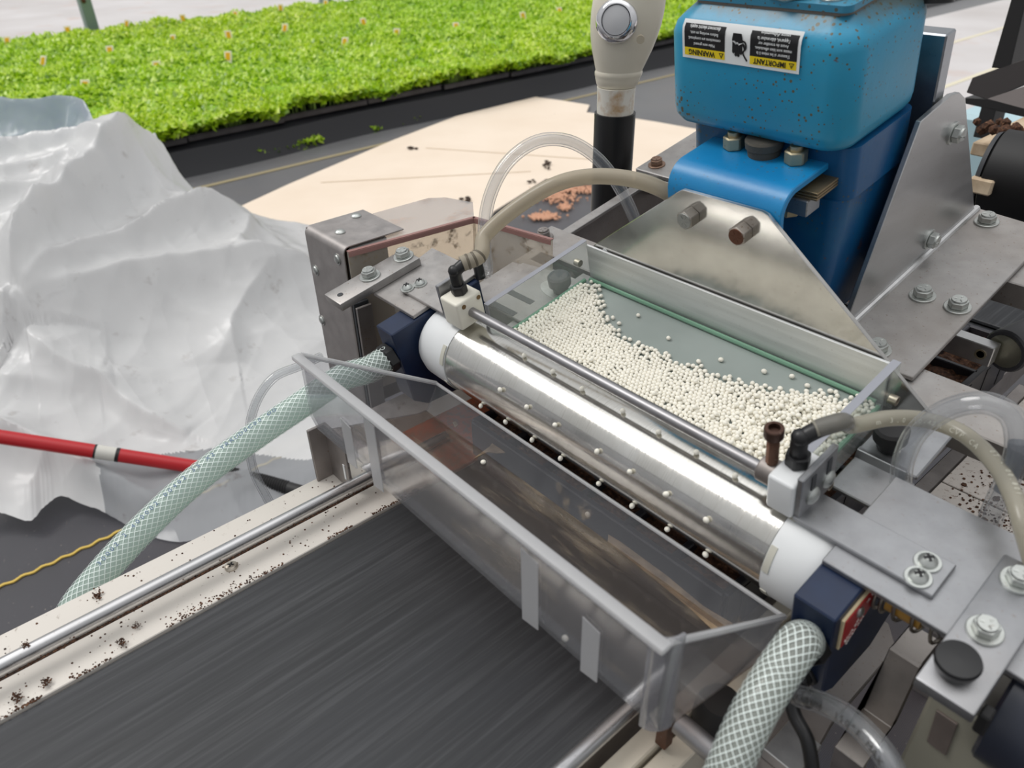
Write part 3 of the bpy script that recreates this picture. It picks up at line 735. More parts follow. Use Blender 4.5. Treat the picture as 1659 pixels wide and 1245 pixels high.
def notch(x, s_):
    g = G()
    for k in range(6):
        a0 = k*math.pi/3+.25; pts0 = []
        for i in range(9):
            a = a0+i*.065; pts0.append(a)
        g.loft([[H(x, r*math.cos(a), r*math.sin(a)) for r in (RD+.0011, RD+.0018)]+[H(x+s_*.0045, r*math.cos(a), r*math.sin(a)) for r in (RD+.0018, RD+.0011)] for a in pts0])
    return g
T.part('end_cap', g, WHITEN, 'white nylon end cap', [('cap_notch', notch(-.0012, -1), NOTCH)])
g = G(); g.lathe([(RD+.0006, 0), (RD+.0012, .004), (RD+.0008, .026), (RD-.001, .0315)], H(.3305, 0, 0), EX, 72)
T.part('end_cap', g, WHITEN, 'white nylon end cap', [('cap_notch', notch(.3312, 1), NOTCH)])
T.done()

# bearing blocks
NAVY = Mat('navy_nylon'); NAVY = NAVY.end(NAVY.bsdf(NAVY.ramp(NAVY.noise(30, 4), [(.3, srgb(14, 28, 54)), (.7, srgb(22, 42, 74))]), .42, 0, .5))
REDL = plain('red_label', srgb(176, 30, 34), .4); LBL_EDGE = plain('label_backing', srgb(222, 204, 166), .6); WPRINT = plain('white_print', srgb(232, 226, 220), .5)
for (x0, x1, lb) in ((-.075, -.0485, 'navy blue bearing block at the left end of the drum, hose fitted in front'), (.3625, .3885, 'navy blue bearing block with a red label at the right end of the drum')):
    T = Thing('bearing_block', lb, 'bearing block')
    g = G(); g.prism([H(x0, -.0525, .0345), H(x0, .055, .0345), H(x0, .055, -.045), H(x0, .010, -.072), H(x0, -.0385, -.062), H(x0, -.0525, -.048)], EX*(x1-x0), .001); T.part('block', g, NAVY)
    fx = (x0+x1)/2
    g = G(); g.hexa(H(fx, -.0525, .004), -EU, .026, .010, .001, EX); g.lathe([(.0105, .010), (.0105, .03)], H(fx, -.0525, .004), -EU, 18); T.part('hose_fitting', g, BLACKP)
    if x0 > 0:
        g = G(); g.prism([H(x1, -.046, .028), H(x1, .006, .028), H(x1, .006, .018), H(x1, -.030, -.004), H(x1, -.046, -.002)], EX*.0018, .0003); T.part('label_backing', g, LBL_EDGE)
        g = G(); g.prism([H(x1+.0018, -.0445, .0265), H(x1+.0018, .006, .0265), H(x1+.0018, .006, .018), H(x1+.0018, -.031, -.0025), H(x1+.0018, -.0445, -.0005)], EX*.0006, .0002); T.part('red_label', g, REDL, 'red label with white lettering')
        g = G(); panhead(g, H(x1+.0024, -.029, .019), EX, .0036, .6); T.part('rivet', g, ZINC)
        REDTHING = T
        g = G(); g.hexa(H(fx, -.047, -.038), -EU, .017, .008, .001, EX); g.lathe([(.007, .008), (.007, .016)], H(fx, -.047, -.038), -EU, 14); T.part('lower_fitting', g, BLACKP)
    else: T.done()

def text_geo(s_, size, M4, align='CENTER', ext=.0002, bold=False):
    cu = bpy.data.curves.new('txt', 'FONT'); cu.body = s_; cu.size = size; cu.align_x = align; cu.align_y = 'CENTER'; cu.extrude = ext/size*size; cu.resolution_u = 2
    if bold: cu.offset = size*.018
    o = bpy.data.objects.new('txt', cu); COL.objects.link(o); bpy.context.view_layer.update()
    me = bpy.data.meshes.new_from_object(o.evaluated_get(bpy.context.evaluated_depsgraph_get()))
    me.transform(M4); bpy.data.objects.remove(o); bpy.data.curves.remove(cu); return me
def basis(o, ex, ey):
    ex = Vector(ex).normalized(); ey = Vector(ey).normalized(); ez = ex.cross(ey)
    m = Matrix((ex, ey, ez)).transposed().to_4x4(); m.translation = o; return m
# lettering on the red label reads along the block's front edge
g = G()
for s_, du, dv in (('Shut off', -.0385, .0055), ('when not', -.0345, .0015), ('in use', -.020, .022)):
    m4 = basis(H(.3885+.0025, du+.004, dv), EU*.86+EV*.5, EV*.86-EU*.5); me = text_geo(s_, .0052, m4); g.mesh(me); bpy.data.meshes.remove(me)
REDTHING.part('label_text', g, WPRINT); REDTHING.done()

# head brackets: plate, small angle plate with upright tab, clamp bar, bolts
def head_bracket(side):
    L = side < 0
    T = Thing('head_bracket', 'bolted aluminium plates over the %s end of the drum, clamp bar with %s' % (('left', 'an empty hole') if L else ('right', 'a black button')), 'bracket')
    g = G()
    if L: g.prism([H(-.118, -.025, .035), H(-.050, -.025, .035), H(-.054, .062, .035), H(-.134, .062, .035)], EV*.004, .0005)
    else: g.prism([H(.3630, -.025, .035), H(.56, -.025, .035), H(.56, .058, .035), H(.3630, .058, .035)], EV*.004, .0005)
    T.part('plate', g, ALUB if L else ALU)
    x0, x1 = (-.095, -.020) if L else (.3345, .419)
    g = G(); g.box((x0, -.0075 if L else -.011, .039), (x1, .016, .0425), H, .0006)
    T.part('angle_plate', g, ALUB if L else ALU)
    xt = (-.0205, -.0165) if L else (.3345, .3385)
    g = G(); g.prism([H(xt[0], -.010, .040), H(xt[0], -.010, .076), H(xt[0], .018 if L else .028, .076), H(xt[0], .018 if L else .028, .040)], EX*(xt[1]-xt[0]), .0006)
    sl = G(); xs = xt[1] if not L else xt[0]-.0004
    for u in ((-.002, .010) if L else (.002, .019)): sl.box((xs-.0002, u-.0022, .050), (xs+.0006, u+.0022, .071), H, 0)
    T.part('upright_tab', g, ALU, None, [('slot', sl, GREYR)])
    if not L:
        for u, v in ((.002, .0535), (.019, .0535)):
            gg = G(); panhead(gg, H(xt[1], u, v), EX, .0062, .6); T.part('pan_screw', gg, ZINC)
        pscrew(T, H(.4080, -.0050, .0425), EV, .0052, .0073); pscrew(T, H(.4070, .0075, .0425), EV, .0052, .0073)
    else:
        pscrew(T, H(-.0875, -.0030, .0425), EV, .0052, .0070); pscrew(T, H(-.083, .0095, .0425), EV, .0052, .0070)
    xa, xb = (-.147, -.116) if L else (.4345, .4625)
    g = G(); g.box((xa, -.0625, .039), (xb, .035, .0475), H, .0012, 2); T.part('clamp_bar', g, ALUB if L else ALU)
    xm = (xa+xb)/2
    if L:
        g = G(); g.lathe([(.003, 0), (.003, .0004)], H(-.131, -.053, .0476), EV, 16); T.part('bar_hole', g, GREYR)
        hbolt(T, H(-.1325, -.016, .0475), EV, .0135, .007, .0108); hbolt(T, H(-.1325, .026, .0475), EV, .0135, .007, .0108)
    else:
        hbolt(T, H(.4470, -.0175, .0475), EV, .0112, .0062, .0088); hbolt(T, H(.4465, .0215, .0475), EV, .0112, .0062, .0088)
        g = G(); g.lathe([(.0060, 0), (.0065, .002), (.0098, .0045), (.0107, .009), (.0100, .0108), (.005, .0116), (0, .0118)], H(.4458, -.0465, .0475), EV, 32, True, False); T.part('push_button', g, BLACKP, 'black mushroom push button')
    T.done()
head_bracket(-1); head_bracket(1)

# spring shaft between block and clamp bar, dark drive cylinder beyond
T = Thing('spring_shaft', 'steel shaft with a coil spring and amber bushing under the right plate', 'shaft')
g = G(); g.lathe([(.0058, 0), (.0058, .085)], H(.389, -.004, .0125), EX, 20); T.part('shaft', g, STEELR)
g = G(); g.lathe([(.0088, 0), (.0088, .02)], H(.3975, -.004, .0125), EX, 20); g.lathe([(.0088, 0), (.0088, .008)], H(.4345, -.004, .0125), EX, 20); T.part('bushing', g, BRASSP, 'amber plastic bushing')
P = []
for i in range(241):
    t = i/240; x = .390+(.008*min(1, t*3.2) if t < .3125 else .008+(t-.3125)/.6875*.045); a = t*2*math.pi*6.2
    P.append(H(x, -.004+.0112*math.cos(a), .0125+.0112*math.sin(a)))
g = G(); g.tube(P, .0011, 7, 241); T.part('coil_spring', g, metal('spring_wire', (.32, .29, .25), .4, .2))
T.done()
DCYL = plain('dark_blue_enamel', srgb(40, 44, 56), .28)
T = Thing('drive_motor', 'dark blue grey motor cylinder under the right clamp bar', 'motor')
g = G(); g.lathe([(.034, 0), (.036, .002), (.036, .16)], H(.466, -.012, -.004), EX, 48); T.part('housing', g, DCYL)
g = G(); g.box((.4625, -.052, .016), (.468, -.044, .034), H, .001); T.part('clip', g, BLACKR)
T.done()

# air manifold: white blocks, grey rod, collar, screw, elbows
T = Thing('air_knife', 'grey steel air tube held by two white nylon blocks along the top of the drum', 'air tube')
g = G(); g.box((-.0145, -.0125, .0395), (.0100, .0160, .0675), H, .0022, 3); hs = G()
for u, v in ((-.005, .062), (.012, .0625), ): hs.lathe([(.0022, 0), (.0022, .0004)], H(.0101, u, v), EX, 12)
T.part('end_block', g, plain('stained_white_nylon', srgb(226, 222, 208), .5), 'white nylon block with two small holes', [('stained_hole', hs, metal('stain', (.3, .2, .1), .7))])
g = G(); g.box((.3165, -.0125, .0400), (.3345, .0200, .0690), H, .0022, 3); T.part('end_block', g, WHITEN, 'white nylon block')
g = G(); g.tube([H(.009, .002, .0525), H(.306, .001, .0545)], .0043, 20, 4); T.part('air_tube', g, RODGREY)
g = G(); g.lathe([(.0085, 0), (.009, .0008), (.009, .0112), (.0085, .012)], H(.3045, .001, .0560), EX, 24); T.part('collar', g, ALUD)
g = G(); g.lathe([(.0034, 0), (.0034, .024)], H(.3110, .001, .0635), EV, 12)
for k in range(18): g.lathe([(.0034, -.0004), (.0040, 0), (.0034, .0004)], H(.3110, .001, .066+k*.00125), EV, 10, False, False)
T.part('set_screw_shank', g, RUST)
g = G(); g.lathe([(.0058, 0), (.006, .0006), (.006, .0068), (.0055, .0074), (.0036, .0074), (.0034, .004)], H(.3110, .001, .0875), EV, 20); T.part('set_screw_head', g, metal('dark_rust', (.09, .05, .04), .5, .2))
def elbow(x, u, v, d):
    g = G(); g.hexa(H(x, u, v), EV, .0135, .009, .0008); g.lathe([(.0064, -.004), (.0064, 0)], H(x, u, v), EV, 14)
    P = [H(x, u, v+.008), H(x, u, v+.019), H(x, u, v+.0225)+d*.003, H(x, u, v+.0255)+d*.010, H(x, u, v+.027)+d*.018]
    g.tube(P, .0052, 14, 24); g.ball(H(x, u, v+.0225), .0056, 2)
    return g, P[-1]
e1, pe1 = elbow(-.0035, .003, .0675, (EX*.30+EU*.95).normalized())
T.part('elbow_fitting', e1, BLACKP)
e2, pe2 = elbow(.3250, .006, .0690, (EX*.55+EU*.85).normalized())
T.part('elbow_fitting', e2, BLACKP)
T.done()

# hopper
ACR = clear('clear_acrylic', (.93, .96, .95), .10, (.72, .76, .75), .05, gl=1.1)
ACRE = plain('acrylic_edge', srgb(150, 152, 160), .3)
FLOORG = Mat('green_grey_acrylic'); FLOORG = FLOORG.end(FLOORG.bsdf(FLOORG.ramp(FLOORG.noise(12, 3), [(.3, srgb(138, 147, 143)), (.7, srgb(150, 159, 155))]), .22, 0, .5))
GEDGE = plain('green_acrylic_edge', srgb(110, 150, 126), .25)
T = Thing('seed_hopper', 'clear walled seed hopper with a grey green floor and aluminium back behind the drum', 'hopper')
g = G(); g.prism([H(.0125, .036, .008), H(.3125, .036, .008), H(.3125, .143, .008), H(.0125, .143, .008)], EV*-.003, 0); T.part('hopper_floor', g, FLOORG)
g = G()
for a, b in (((.0122, .040, .0100), (.0122, .137, .0100)), ((.016, .1405, .0105), (.309, .1405, .0105)), ((.3128, .040, .0100), (.3128, .137, .0100))): g.tube([H(*a), H(*b)], .0021, 8, 4)
T.part('floor_seam', g, GEDGE)
for (x0, x1) in ((.0065, .0120), (.3130, .3190)):
    pr = [(.0185, .0500), (.146, .0500), (.146, .0), (.034, .0), (.0345, .009), (.030, .022), (.0185, .037)]
    g = G(); g.prism([H(x0, u, v) for u, v in pr], EX*(x1-x0), 0)
    ge = G(); ge.box((x0, .0185, .0500), (x1, .146, .0504), H, 0); ge.box((x0, .0181, .037), (x1, .0185, .0504), H, 0)
    T.part('side_wall', g, ACR, 'clear acrylic side wall', [('cut_edge', ge, ACRE)])
g = G(); g.box((.0125, .1440, -.002), (.3125, .1462, .0470), H, .0005); T.part('back_wall', g, metal('satin_aluminium', (.74, .75, .75), .55, .05, streak=(.05, 1, 1), scale=160))
for (x, u, v, s_) in ((.319, .138, .022, 1), (.319, .055, .004, 1), (.0065, .139, .026, -1)):
    g = G(); g.lathe([(.0036, 0), (.0038, .0006), (.0038, .006), (.0024, .006), (.0024, .004)], H(x, u, v), EX*s_, 14); T.part('socket_screw', g, metal('tan_screw2', (.5, .44, .36), .4))
T.done()
# hopper feet: plates with thumb knobs, both ends
for (x0, x1, kx, ku, lb) in ((-.085, .006, -.0095, .1225, 'aluminium foot plate with a worn black knob at the left end of the hopper'), (.3195, .3625, .335, .112, 'aluminium foot plate with a black knob at the right end of the hopper')):
    T = Thing('hopper_foot', lb, 'bracket')
    g = G()
    if x0 < 0: g.box((x0, .064, -.008), (x1, .148, -.004), H, .0008)
    else:
        g.box((x0, .062, -.008), (.3625, .098, -.004), H, .0008); g.box((x0, .098, -.002), (.3625, .160, .002), H, .001); g.prism([H(x0, .096, -.006), H(.352, .096, -.006), H(.352, .100, .002), H(x0, .100, .002)], EX*.0, 0) if False else None
        g.prism([H(x0, .094, -.008), H(x0, .098, -.008), H(x0, .102, .002), H(x0, .098, .002)], EX*.036, .0004)
    T.part('plate', g, ALUB if x0 < 0 else ALU)
    zb = -.004 if x0 < 0 else .002
    g = G(); g.lathe([(.008, 0), (.008, .006), (.0115, .008), (.0118, .017), (.0100, .019), (0, .019)], H(kx, ku, zb+.0015), EV, 20); T.part('thumb_knob', g, GREYR if x0 < 0 else BLACKR)
    if x0 < 0:
        g = G(); pts = [H(kx+.018*math.cos(a)*1.5, ku+.014*math.sin(a), zb) for a in np.linspace(0, 2*math.pi, 24, endpoint=False)]
        g.prism(pts, EV*.0014, 0); T.part('washer', g, metal('pale_washer', (.62, .62, .60), .4))
        for k, u in enumerate((.068, .092)):
            g = G(); g.box((-.060, u-.0035, zb), (-.020, u+.0035, zb+.0004), H, 0); T.part('slot', g, GREYR)
    T.done()

# seeds
SEEDM = Mat('pelleted_seed_coat'); SEED = SEEDM.end(SEEDM.bsdf(SEEDM.ramp(SEEDM.noise(700, 2), [(.3, srgb(234, 229, 215)), (.7, srgb(246, 243, 233))]), .65, 0, .3))
def seedmesh(sub, i):
    b = bmesh.new(); bmesh.ops.create_icosphere(b, subdivisions=sub, radius=1)
    for v in b.verts: v.co = Vector((v.co.x*1.12, v.co.y*.96, v.co.z*(.93+.02*i)))
    me = bpy.data.meshes.new('pelleted_seed'); b.to_mesh(me); b.free(); me.materials.append(SEED)
    me.polygons.foreach_set('use_smooth', [True]*len(me.polygons)); return me
SM = [seedmesh(3, i) for i in range(3)]
def seed(p, r, label, group):
    o = bpy.data.objects.new('pelleted_seed', SM[int(rng.integers(3))]); COL.objects.link(o); o.location = p
    o.rotation_euler = tuple(rng.uniform(0, 6.28, 3)); o.scale = (r, r, r)
    o['label'] = label; o['category'] = 'seed'; o['group'] = group; return o
RS = .00205
fl = .0080
front = lambda x: .0385
curve = spline([Vector((a, b, 0)) for a, b in ((940, 452), (962, 470), (972, 500), (985, 530), (1030, 562), (1090, 585), (1140, 606), (1190, 622), (1250, 632), (1300, 636), (1345, 640), (1400, 652), (1432, 662))], 60)
cu_ = [hc(at(p.x, p.y, hv=fl+RS)) for p in curve]
cx_ = np.array([c[0] for c in cu_]); cuu = np.array([c[1] for c in cu_]); od = np.argsort(cx_); cx_, cuu = cx_[od], cuu[od]
# closely packed single layer, settled by repulsion, with a second layer towards the right front
d = RS*1.93; cand = []; u = .0395; row = 0
while u < .1395:
    x = .0148+(d/2 if row % 2 else 0)
    while x < .3108:
        gap = min(np.interp(x, cx_, cuu), .1395)-u
        if gap > .004 or (gap > -.006 and rng.random() < .42): cand.append((x, u))
        x += d
    u += d*.866; row += 1
Q = np.array(cand)+rng.normal(0, .0011, (len(cand), 2))
for it in range(14):
    cell = {}
    for k, q in enumerate(Q): cell.setdefault((int(q[0]/.005), int(q[1]/.005)), []).append(k)
    mv = np.zeros_like(Q)
    for (a, b), L in cell.items():
        nb = [k for da in (-1, 0, 1) for db in (-1, 0, 1) for k in cell.get((a+da, b+db), ())]
        dv = Q[L][:, None]-Q[nb][None]; ds = np.hypot(dv[..., 0], dv[..., 1]); ov = np.where((ds > 1e-7) & (ds < RS*2.0), (RS*2.0-ds)/np.maximum(ds, 1e-7), 0)
        mv[L] = (dv*ov[..., None]).sum(1)*.42
    Q += mv; Q[:, 0] = np.clip(Q[:, 0], .0146, .3107); Q[:, 1] = np.clip(Q[:, 1], .0388, .1400)
pts = []
for x, u in Q:
    pts.append((x, u, fl+RS+abs(rng.normal(0, .00018))))
    gap = np.interp(x, cx_, cuu)-u
    if gap > .012 and rng.random() < np.clip((x-.20)/.11, 0, 1)*.62*np.clip(gap/.03, 0, 1)+.008: pts.append((x+RS, u+RS*.6, fl+RS*2.65))
for (px, py) in ((948, 462), (962, 464), (967, 464), (963, 479), (971, 489), (977, 489), (993, 515), (1003, 524), (1034, 511), (1012, 548), (1083, 548), (1035, 555), (1132, 586), (1168, 583), (1238, 602), (1283, 610), (1186, 622), (1308, 625)):
    q = hc(at(px, py, hv=fl+RS)); pts.append((q[0], q[1], fl+RS))
pts = [p for p in pts if .0145 < p[0] < .3108 and p[1] < .1402]
dist = [(H(*p)-CAM).length for p in pts]; order = np.argsort(dist)
near = set(order[:262].tolist()); bulk = G()
for i, p in enumerate(pts):
    r = RS*rng.uniform(.9, 1.06)
    if i in near: seed(H(*p), r, 'white pelleted seed in the pile at the right front of the hopper', 'seeds piled at the right of the hopper')
icb = bmesh.new(); bmesh.ops.create_icosphere(icb, subdivisions=2, radius=1)
iv = np.array([v.co[:] for v in icb.verts]); ifc = np.array([[v.index for v in f.verts] for f in icb.faces]); icb.free()
VV, FF = [], []
for k, i in enumerate([i for i in range(len(pts)) if i not in near]):
    r = RS*rng.uniform(.9, 1.06); a = rng.uniform(0, 6.28, 3); R_ = np.array(Matrix.Rotation(a[0], 3, 'X') @ Matrix.Rotation(a[1], 3, 'Z'))
    VV.append((iv*np.array([1.12, .96, .95])*r)@R_.T+np.array(H(*pts[i]))); FF.append(ifc+len(iv)*k)
me = bpy.data.meshes.new('t'); me.from_pydata(np.concatenate(VV).tolist(), [], np.concatenate(FF).tolist()); bulk.mesh(me); bpy.data.meshes.remove(me)
solo('seed_bulk', bulk, SEED, 'mass of white pelleted seeds covering the hopper floor left of the pile', 'seeds', kind='stuff', smooth=90)
# seeds held on the drum
def ondrum(px, py, rr):
    d = ray(px, py).normalized(); o = CAM-O; a = d.y**2+d.z**2; b = 2*(o.y*d.y+o.z*d.z); c = o.y**2+o.z**2-rr*rr
    D = b*b-4*a*c
    t = (-b-math.sqrt(D))/(2*a) if D > 0 else -b/(2*a); return CAM+d*t
rows = [('in the upper row on the drum', 'seeds in the upper row of the drum', [(849, 576), (896, 602), (943, 630), (1009, 666), (1067, 700), (1128, 733), (1191, 771)]),
        ('in the middle row on the drum', 'seeds in the middle row of the drum', [(810, 632), (853, 660), (899, 689), (967, 732), (1020, 765), (1079, 801), (1144, 843)]),
        ('in the lowest row at the underside of the drum', 'seeds in the lowest row of the drum', [(779, 658), (819, 684), (862, 713), (908, 743), (970, 784), (1024, 820), (1081, 858), (1143, 899)])]
for lb, gp, L in rows:
    for (px, py) in L: seed(ondrum(px, py, RD+.0021), .0021, 'white pelleted seed held %s' % lb, gp)
# ------------------------------------------------------------------ clear catch tray
CT = clear('catch_tray_plastic', (.90, .90, .91), .085, (.62, .63, .66), .10, dirt=.75, dirtcol=(.36, .29, .21), dscale=20, dthr=.64, gl=1.15)
CTF = clear('catch_tray_floor', (.74, .70, .68), .10, (.42, .38, .36), .12, dirt=.8, dirtcol=(.22, .18, .135), dscale=13, dthr=.53, gl=.9, dsc=(.6, 3, 3))
CTR = clear('catch_tray_rim', (.9, .9, .9), .62, (.78, .78, .79), .22, gl=1.2)
XL, XR = -.0165, .3515
prof = [(-.160, .9085), (-.1605, .850), (-.157, .836), (-.146, .829), (-.060, .803), (-.050, .802), (-.046, .806), (-.0355, .826)]  # inside section y, z
t_ = .0022
def off(prof, d):
    o = []
    for i, p in enumerate(prof):
        a = Vector(prof[max(i-1, 0)]); b = Vector(prof[min(i+1, len(prof)-1)]); n = (b-a).normalized(); o.append((p[0]+n.y*d, p[1]-n.x*d))
    return o
outp = off(prof, t_)
T = Thing('catch_tray', 'clear plastic catch trough with dirt stains in front of the drum', 'tray')
def sheet(i0, i1):
    a = prof[i0:i1+1]; b = outp[i0:i1+1][::-1]; g = G()
    n = 24; rings = []
    for k in range(n+1):
        x = XL+(XR-XL)*k/n; rings.append([W(x, y, z) for y, z in a+b])
    g.loft(rings); return g
T.part('front_wall', sheet(0, 3), CT); T.part('floor', sheet(3, 5), CTF, 'stained trough floor'); T.part('back_wall', sheet(5, 7), CT)
for x, sg in ((XL, 1), (XR, -1)):
    g = G(); g.prism([W(x, y, z) for y, z in prof], (sg*t_, 0, 0), 0); T.part('end_wall', g, CT)
g = G(); g.box((XL-.002, -.1680, .9058), (XR+.002, -.1600, .9105), W, .0016, 2); T.part('front_rim', g, CTR, 'thick pale front rim')
for x in (XL, XR):
    g = G(); a = Vector((x, -.160, .9085)); b = Vector((x, -.0355, .826)); g.tube([a, b], .0021, 8, 4); T.part('end_rim', g, CTR)
g = G(); g.tube([W(XL, -.0355, .826), W(XR, -.0355, .826)], .0016, 8, 4); T.part('back_rim', g, CTR)
# rounded right front corner of the moulding
g = G()
rings = []
for k in range(13):
    a = math.pi/2*k/12; cx, cy = XR-.010, -.150
    x, y = cx+.0104*math.sin(a), cy-.0112*math.cos(a)
    rings.append([W(x, y, z) for z in (.8325, .9085)]+[W(x+.0018*math.sin(a), y-.0018*math.cos(a), z) for z in (.9085, .8325)])
g.loft(rings); T.part('rounded_corner', g, clear('corner_plastic', (.8, .8, .82), .3, (.6, .6, .63), .08, gl=2.0))
# tape strips on the front wall
TAPE = clear('matte_tape', (.85, .85, .86), .6, (.66, .66, .67), .3)
for (c0, c1, lb) in (((552, 677), (568, 692), 'first'), ((589, 675), (606, 690), 'second'), ((845, 888), (872, 908), 'third'), ((945, 999), (973, 1020), 'fourth')):
    p, q = at(*c0, y=-.1632), at(*c1, y=-.1632)
    g = G(); zt = min(p.z, .902); g.prism([W(p.x, -.1632, p.z), W(q.x, -.1632, p.z-.002), W(q.x, -.1632, .838), W(p.x, -.1632, .836)], (0, -.0006, 0), 0)
    T.part('tape_strip', g, TAPE)
# dried mud patches on the trough floor and back
MUD = Mat('dried_mud'); MUD = MUD.end(MUD.bsdf(MUD.ramp(MUD.noise(90, 4), [(.3, srgb(112, 94, 74)), (.7, srgb(158, 136, 108))]), .95))
def fl_at(px, py):
    d = ray(px, py).normalized(); a, b = Vector((0, -.146, .829)), Vector((0, -.060, .803)); n = Vector((0, -(b.z-a.z), (b.y-a.y))).normalized()
    return CAM+d*((a-CAM).dot(n)/d.dot(n))+n*.0004, n
for poly in ([(985, 868), (1005, 880), (1080, 935), (1140, 985), (1186, 1012), (1178, 1030), (1160, 1028), (1120, 990), (1060, 940), (1010, 900), (984, 880)], [(812, 697), (809, 719), (818, 735), (805, 736), (790, 734), (768, 744), (793, 725), (801, 715)], [(733, 686), (738, 684), (742, 690), (737, 694)]):
    c = [fl_at(*p) for p in poly]; g = G(); g.prism([p for p, n in c], c[0][1]*.0006, 0); T.part('mud_stain', g, MUD)
T.done()
for (px, py, lb) in ((782, 753, 'left'), (951, 838, 'middle'), (914, 1040, 'front right')):
    p, n = fl_at(px, py); seed(p+n*.002, .0021, 'white pelleted seed lying in the catch trough, %s' % lb, 'seeds in the catch trough')
g = G(); g.lathe([(.0165, 0), (.0165, .006), (.0150, .016), (.012, .021), (0, .022)], at(1162, 1166, z=.757), (0, 0, 1), 24); solo('rubber_bumper', g, BLACKR, 'black rubber bumper on the cream rail beside the catch trough', 'bumper')
# ------------------------------------------------------------------ blue vibratory feeder
def bluem(name, c0, c1, rust=1.0):
    M = Mat(name)
    col = M.ramp(M.noise(7, 4), [(.3, c0), (.7, c1)])
    v = M.n('TexVoronoi'); v.inputs['Scale'].default_value = 240; M.l(M.tc.outputs['Object'], v.inputs['Vector'])
    msk = M.noise(22, 4, .6)
    th = M.n('Math', operation='SUBTRACT'); M.l(v.outputs['Distance'], th.inputs[0]); M.l(M.ramp(msk, [(.38, (0, 0, 0)), (.70, (.34,)*3)]), th.inputs[1])
    fac = M.ramp(th.outputs[0], [(.0, (rust,)*3), (.05, (0, 0, 0))])
    big = M.ramp(M.noise(55, 4, .6), [(.68, (0, 0, 0)), (.715, (rust*.95,)*3)])
    col = M.mix(M.ramp(M.noise(12, 4, .6), [(.5, (0, 0, 0)), (.8, (.45,)*3)]), col, srgb(60, 128, 140))
    if rust == 1.0:
        sp = M.n('SeparateXYZ'); M.l(M.tc.outputs['Generated'], sp.inputs[0]); ad = M.n('Math', operation='ADD'); M.l(sp.outputs['Z'], ad.inputs[0])
        sc_ = M.n('Math', operation='MULTIPLY'); M.l(M.noise(45, 5, .7), sc_.inputs[0]); sc_.inputs[1].default_value = .22; M.l(sc_.outputs[0], ad.inputs[1])
        col = M.mix(M.ramp(ad.outputs[0], [(.88, (0, 0, 0)), (1.0, (.85,)*3)]), col, srgb(88, 92, 82))
    col = M.mix(fac, col, srgb(84, 82, 62)); col = M.mix(big, col, srgb(92, 58, 44))
    return M.end(M.bsdf(col, .36, 0, .5, bump=M.noise(160, 3, .6), bs=.22, bd=.0006))
BLUE = bluem('chipped_blue_enamel', srgb(24, 134, 174), srgb(42, 152, 188))
BLUE2 = bluem('smooth_blue_enamel', srgb(14, 118, 176), srgb(34, 144, 200), .35)
BLUED = bluem('shade_darkened_blue_casting', srgb(10, 66, 108), srgb(18, 88, 138), .6)  # blue painted darker for the shade beneath the housing, with rust flecks
GASK = metal('gritty_gasket', (.40, .36, .32), .8, .4, scale=200)
LIDM = bluem('worn_blue_lid', srgb(52, 128, 158), srgb(66, 142, 174), .9)
T = Thing('vibratory_feeder', 'chipped blue electromagnetic feeder drive with an upside down warning label', 'feeder')
X0, X1, U0, U1 = .0745, .2330, .1945, .3050
def rr(x0, x1, u0, u1, r, v, n=8):
    o = []
    for (cx, cu, a0) in ((x1-r, u1-r, 0), (x0+r, u1-r, 90), (x0+r, u0+r, 180), (x1-r, u0+r, 270)):
        for k in range(n+1):
            a = math.radians(a0+90*k/n); o.append(H(cx+r*math.cos(a), cu+r*math.sin(a), v))
    return o
R_ = .020; rings = []
for v, ins in ((.1590, .016), (.1600, .010), (.1630, .0045), (.1685, .001), (.1750, 0), (.2320, .0005), (.2390, .003), (.2440, .008), (.2490, .014), (.2510, .016)):
    rings.append(rr(X0+ins, X1-ins, U0+ins, U1-ins*.5, max(R_-ins*.5, .008), v))
g = G(); g.loft(rings); T.part('housing', g, BLUE)
g = G(); g.loft([rr(X0+.0165, X1-.0160, U0+.0165, U1-.008, .010, v) for v in (.2510, .2535)]); T.part('gasket', g, GASK)
g = G(); g.loft([rr(X0+.0150, X1-.0145, U0+.0150, U1-.008, .006, v) for v in (.2535, .2580)]); 
T.part('lid', g, LIDM)
for x, u, m_ in ((.199, .222, ZINC), (.2125, .284, metal('rusty_screw', (.20, .11, .06), .55, .4))):
    g = G(); g.lathe([(.0085, 0), (.0085, .0012), (.0075, .0015), (.0070, .0050), (.0045, .0075), (0, .0082)], H(x, u, .2580), EV, 22, True, False); T.part('lid_screw', g, m_)
g = G(); g.hexa(H(.168, .222, .2580), EV, .030, .014, .0015); g.lathe([(.011, .014), (.011, .05)], H(.168, .222, .258), EV, 20); T.part('conduit_nut', g, metal('cast_nut', (.6, .6, .56), .4, .15))
g = G(); g.box((.183, .240, .258), (.205, .262, .275), H, .002); T.part('lid_block', g, metal('grey_block', (.3, .31, .32), .5))
# black conduit
g = G(); P = [H(.232, .300, .235), H(.230, .305, .26), H(.222, .310, .285), H(.205, .318, .31)]; g.tube(P, .0125, 18, 30)
for k in range(3):
    q = spline(P, 30); g.lathe([(.0125, -.003), (.0134, -.002), (.0134, .002), (.0125, .003)], q[6+k*8], q[7+k*8]-q[5+k*8], 18, False, False)
T.part('conduit', g, BLACKP, 'black conduit')
g = G(); g.tube([H(.2015, .285, .255), H(.1995, .290, .31)], .0042, 12, 4); T.part('red_stick', g, plain('red_orange_plastic', srgb(206, 70, 40), .5), 'thin orange red stick')
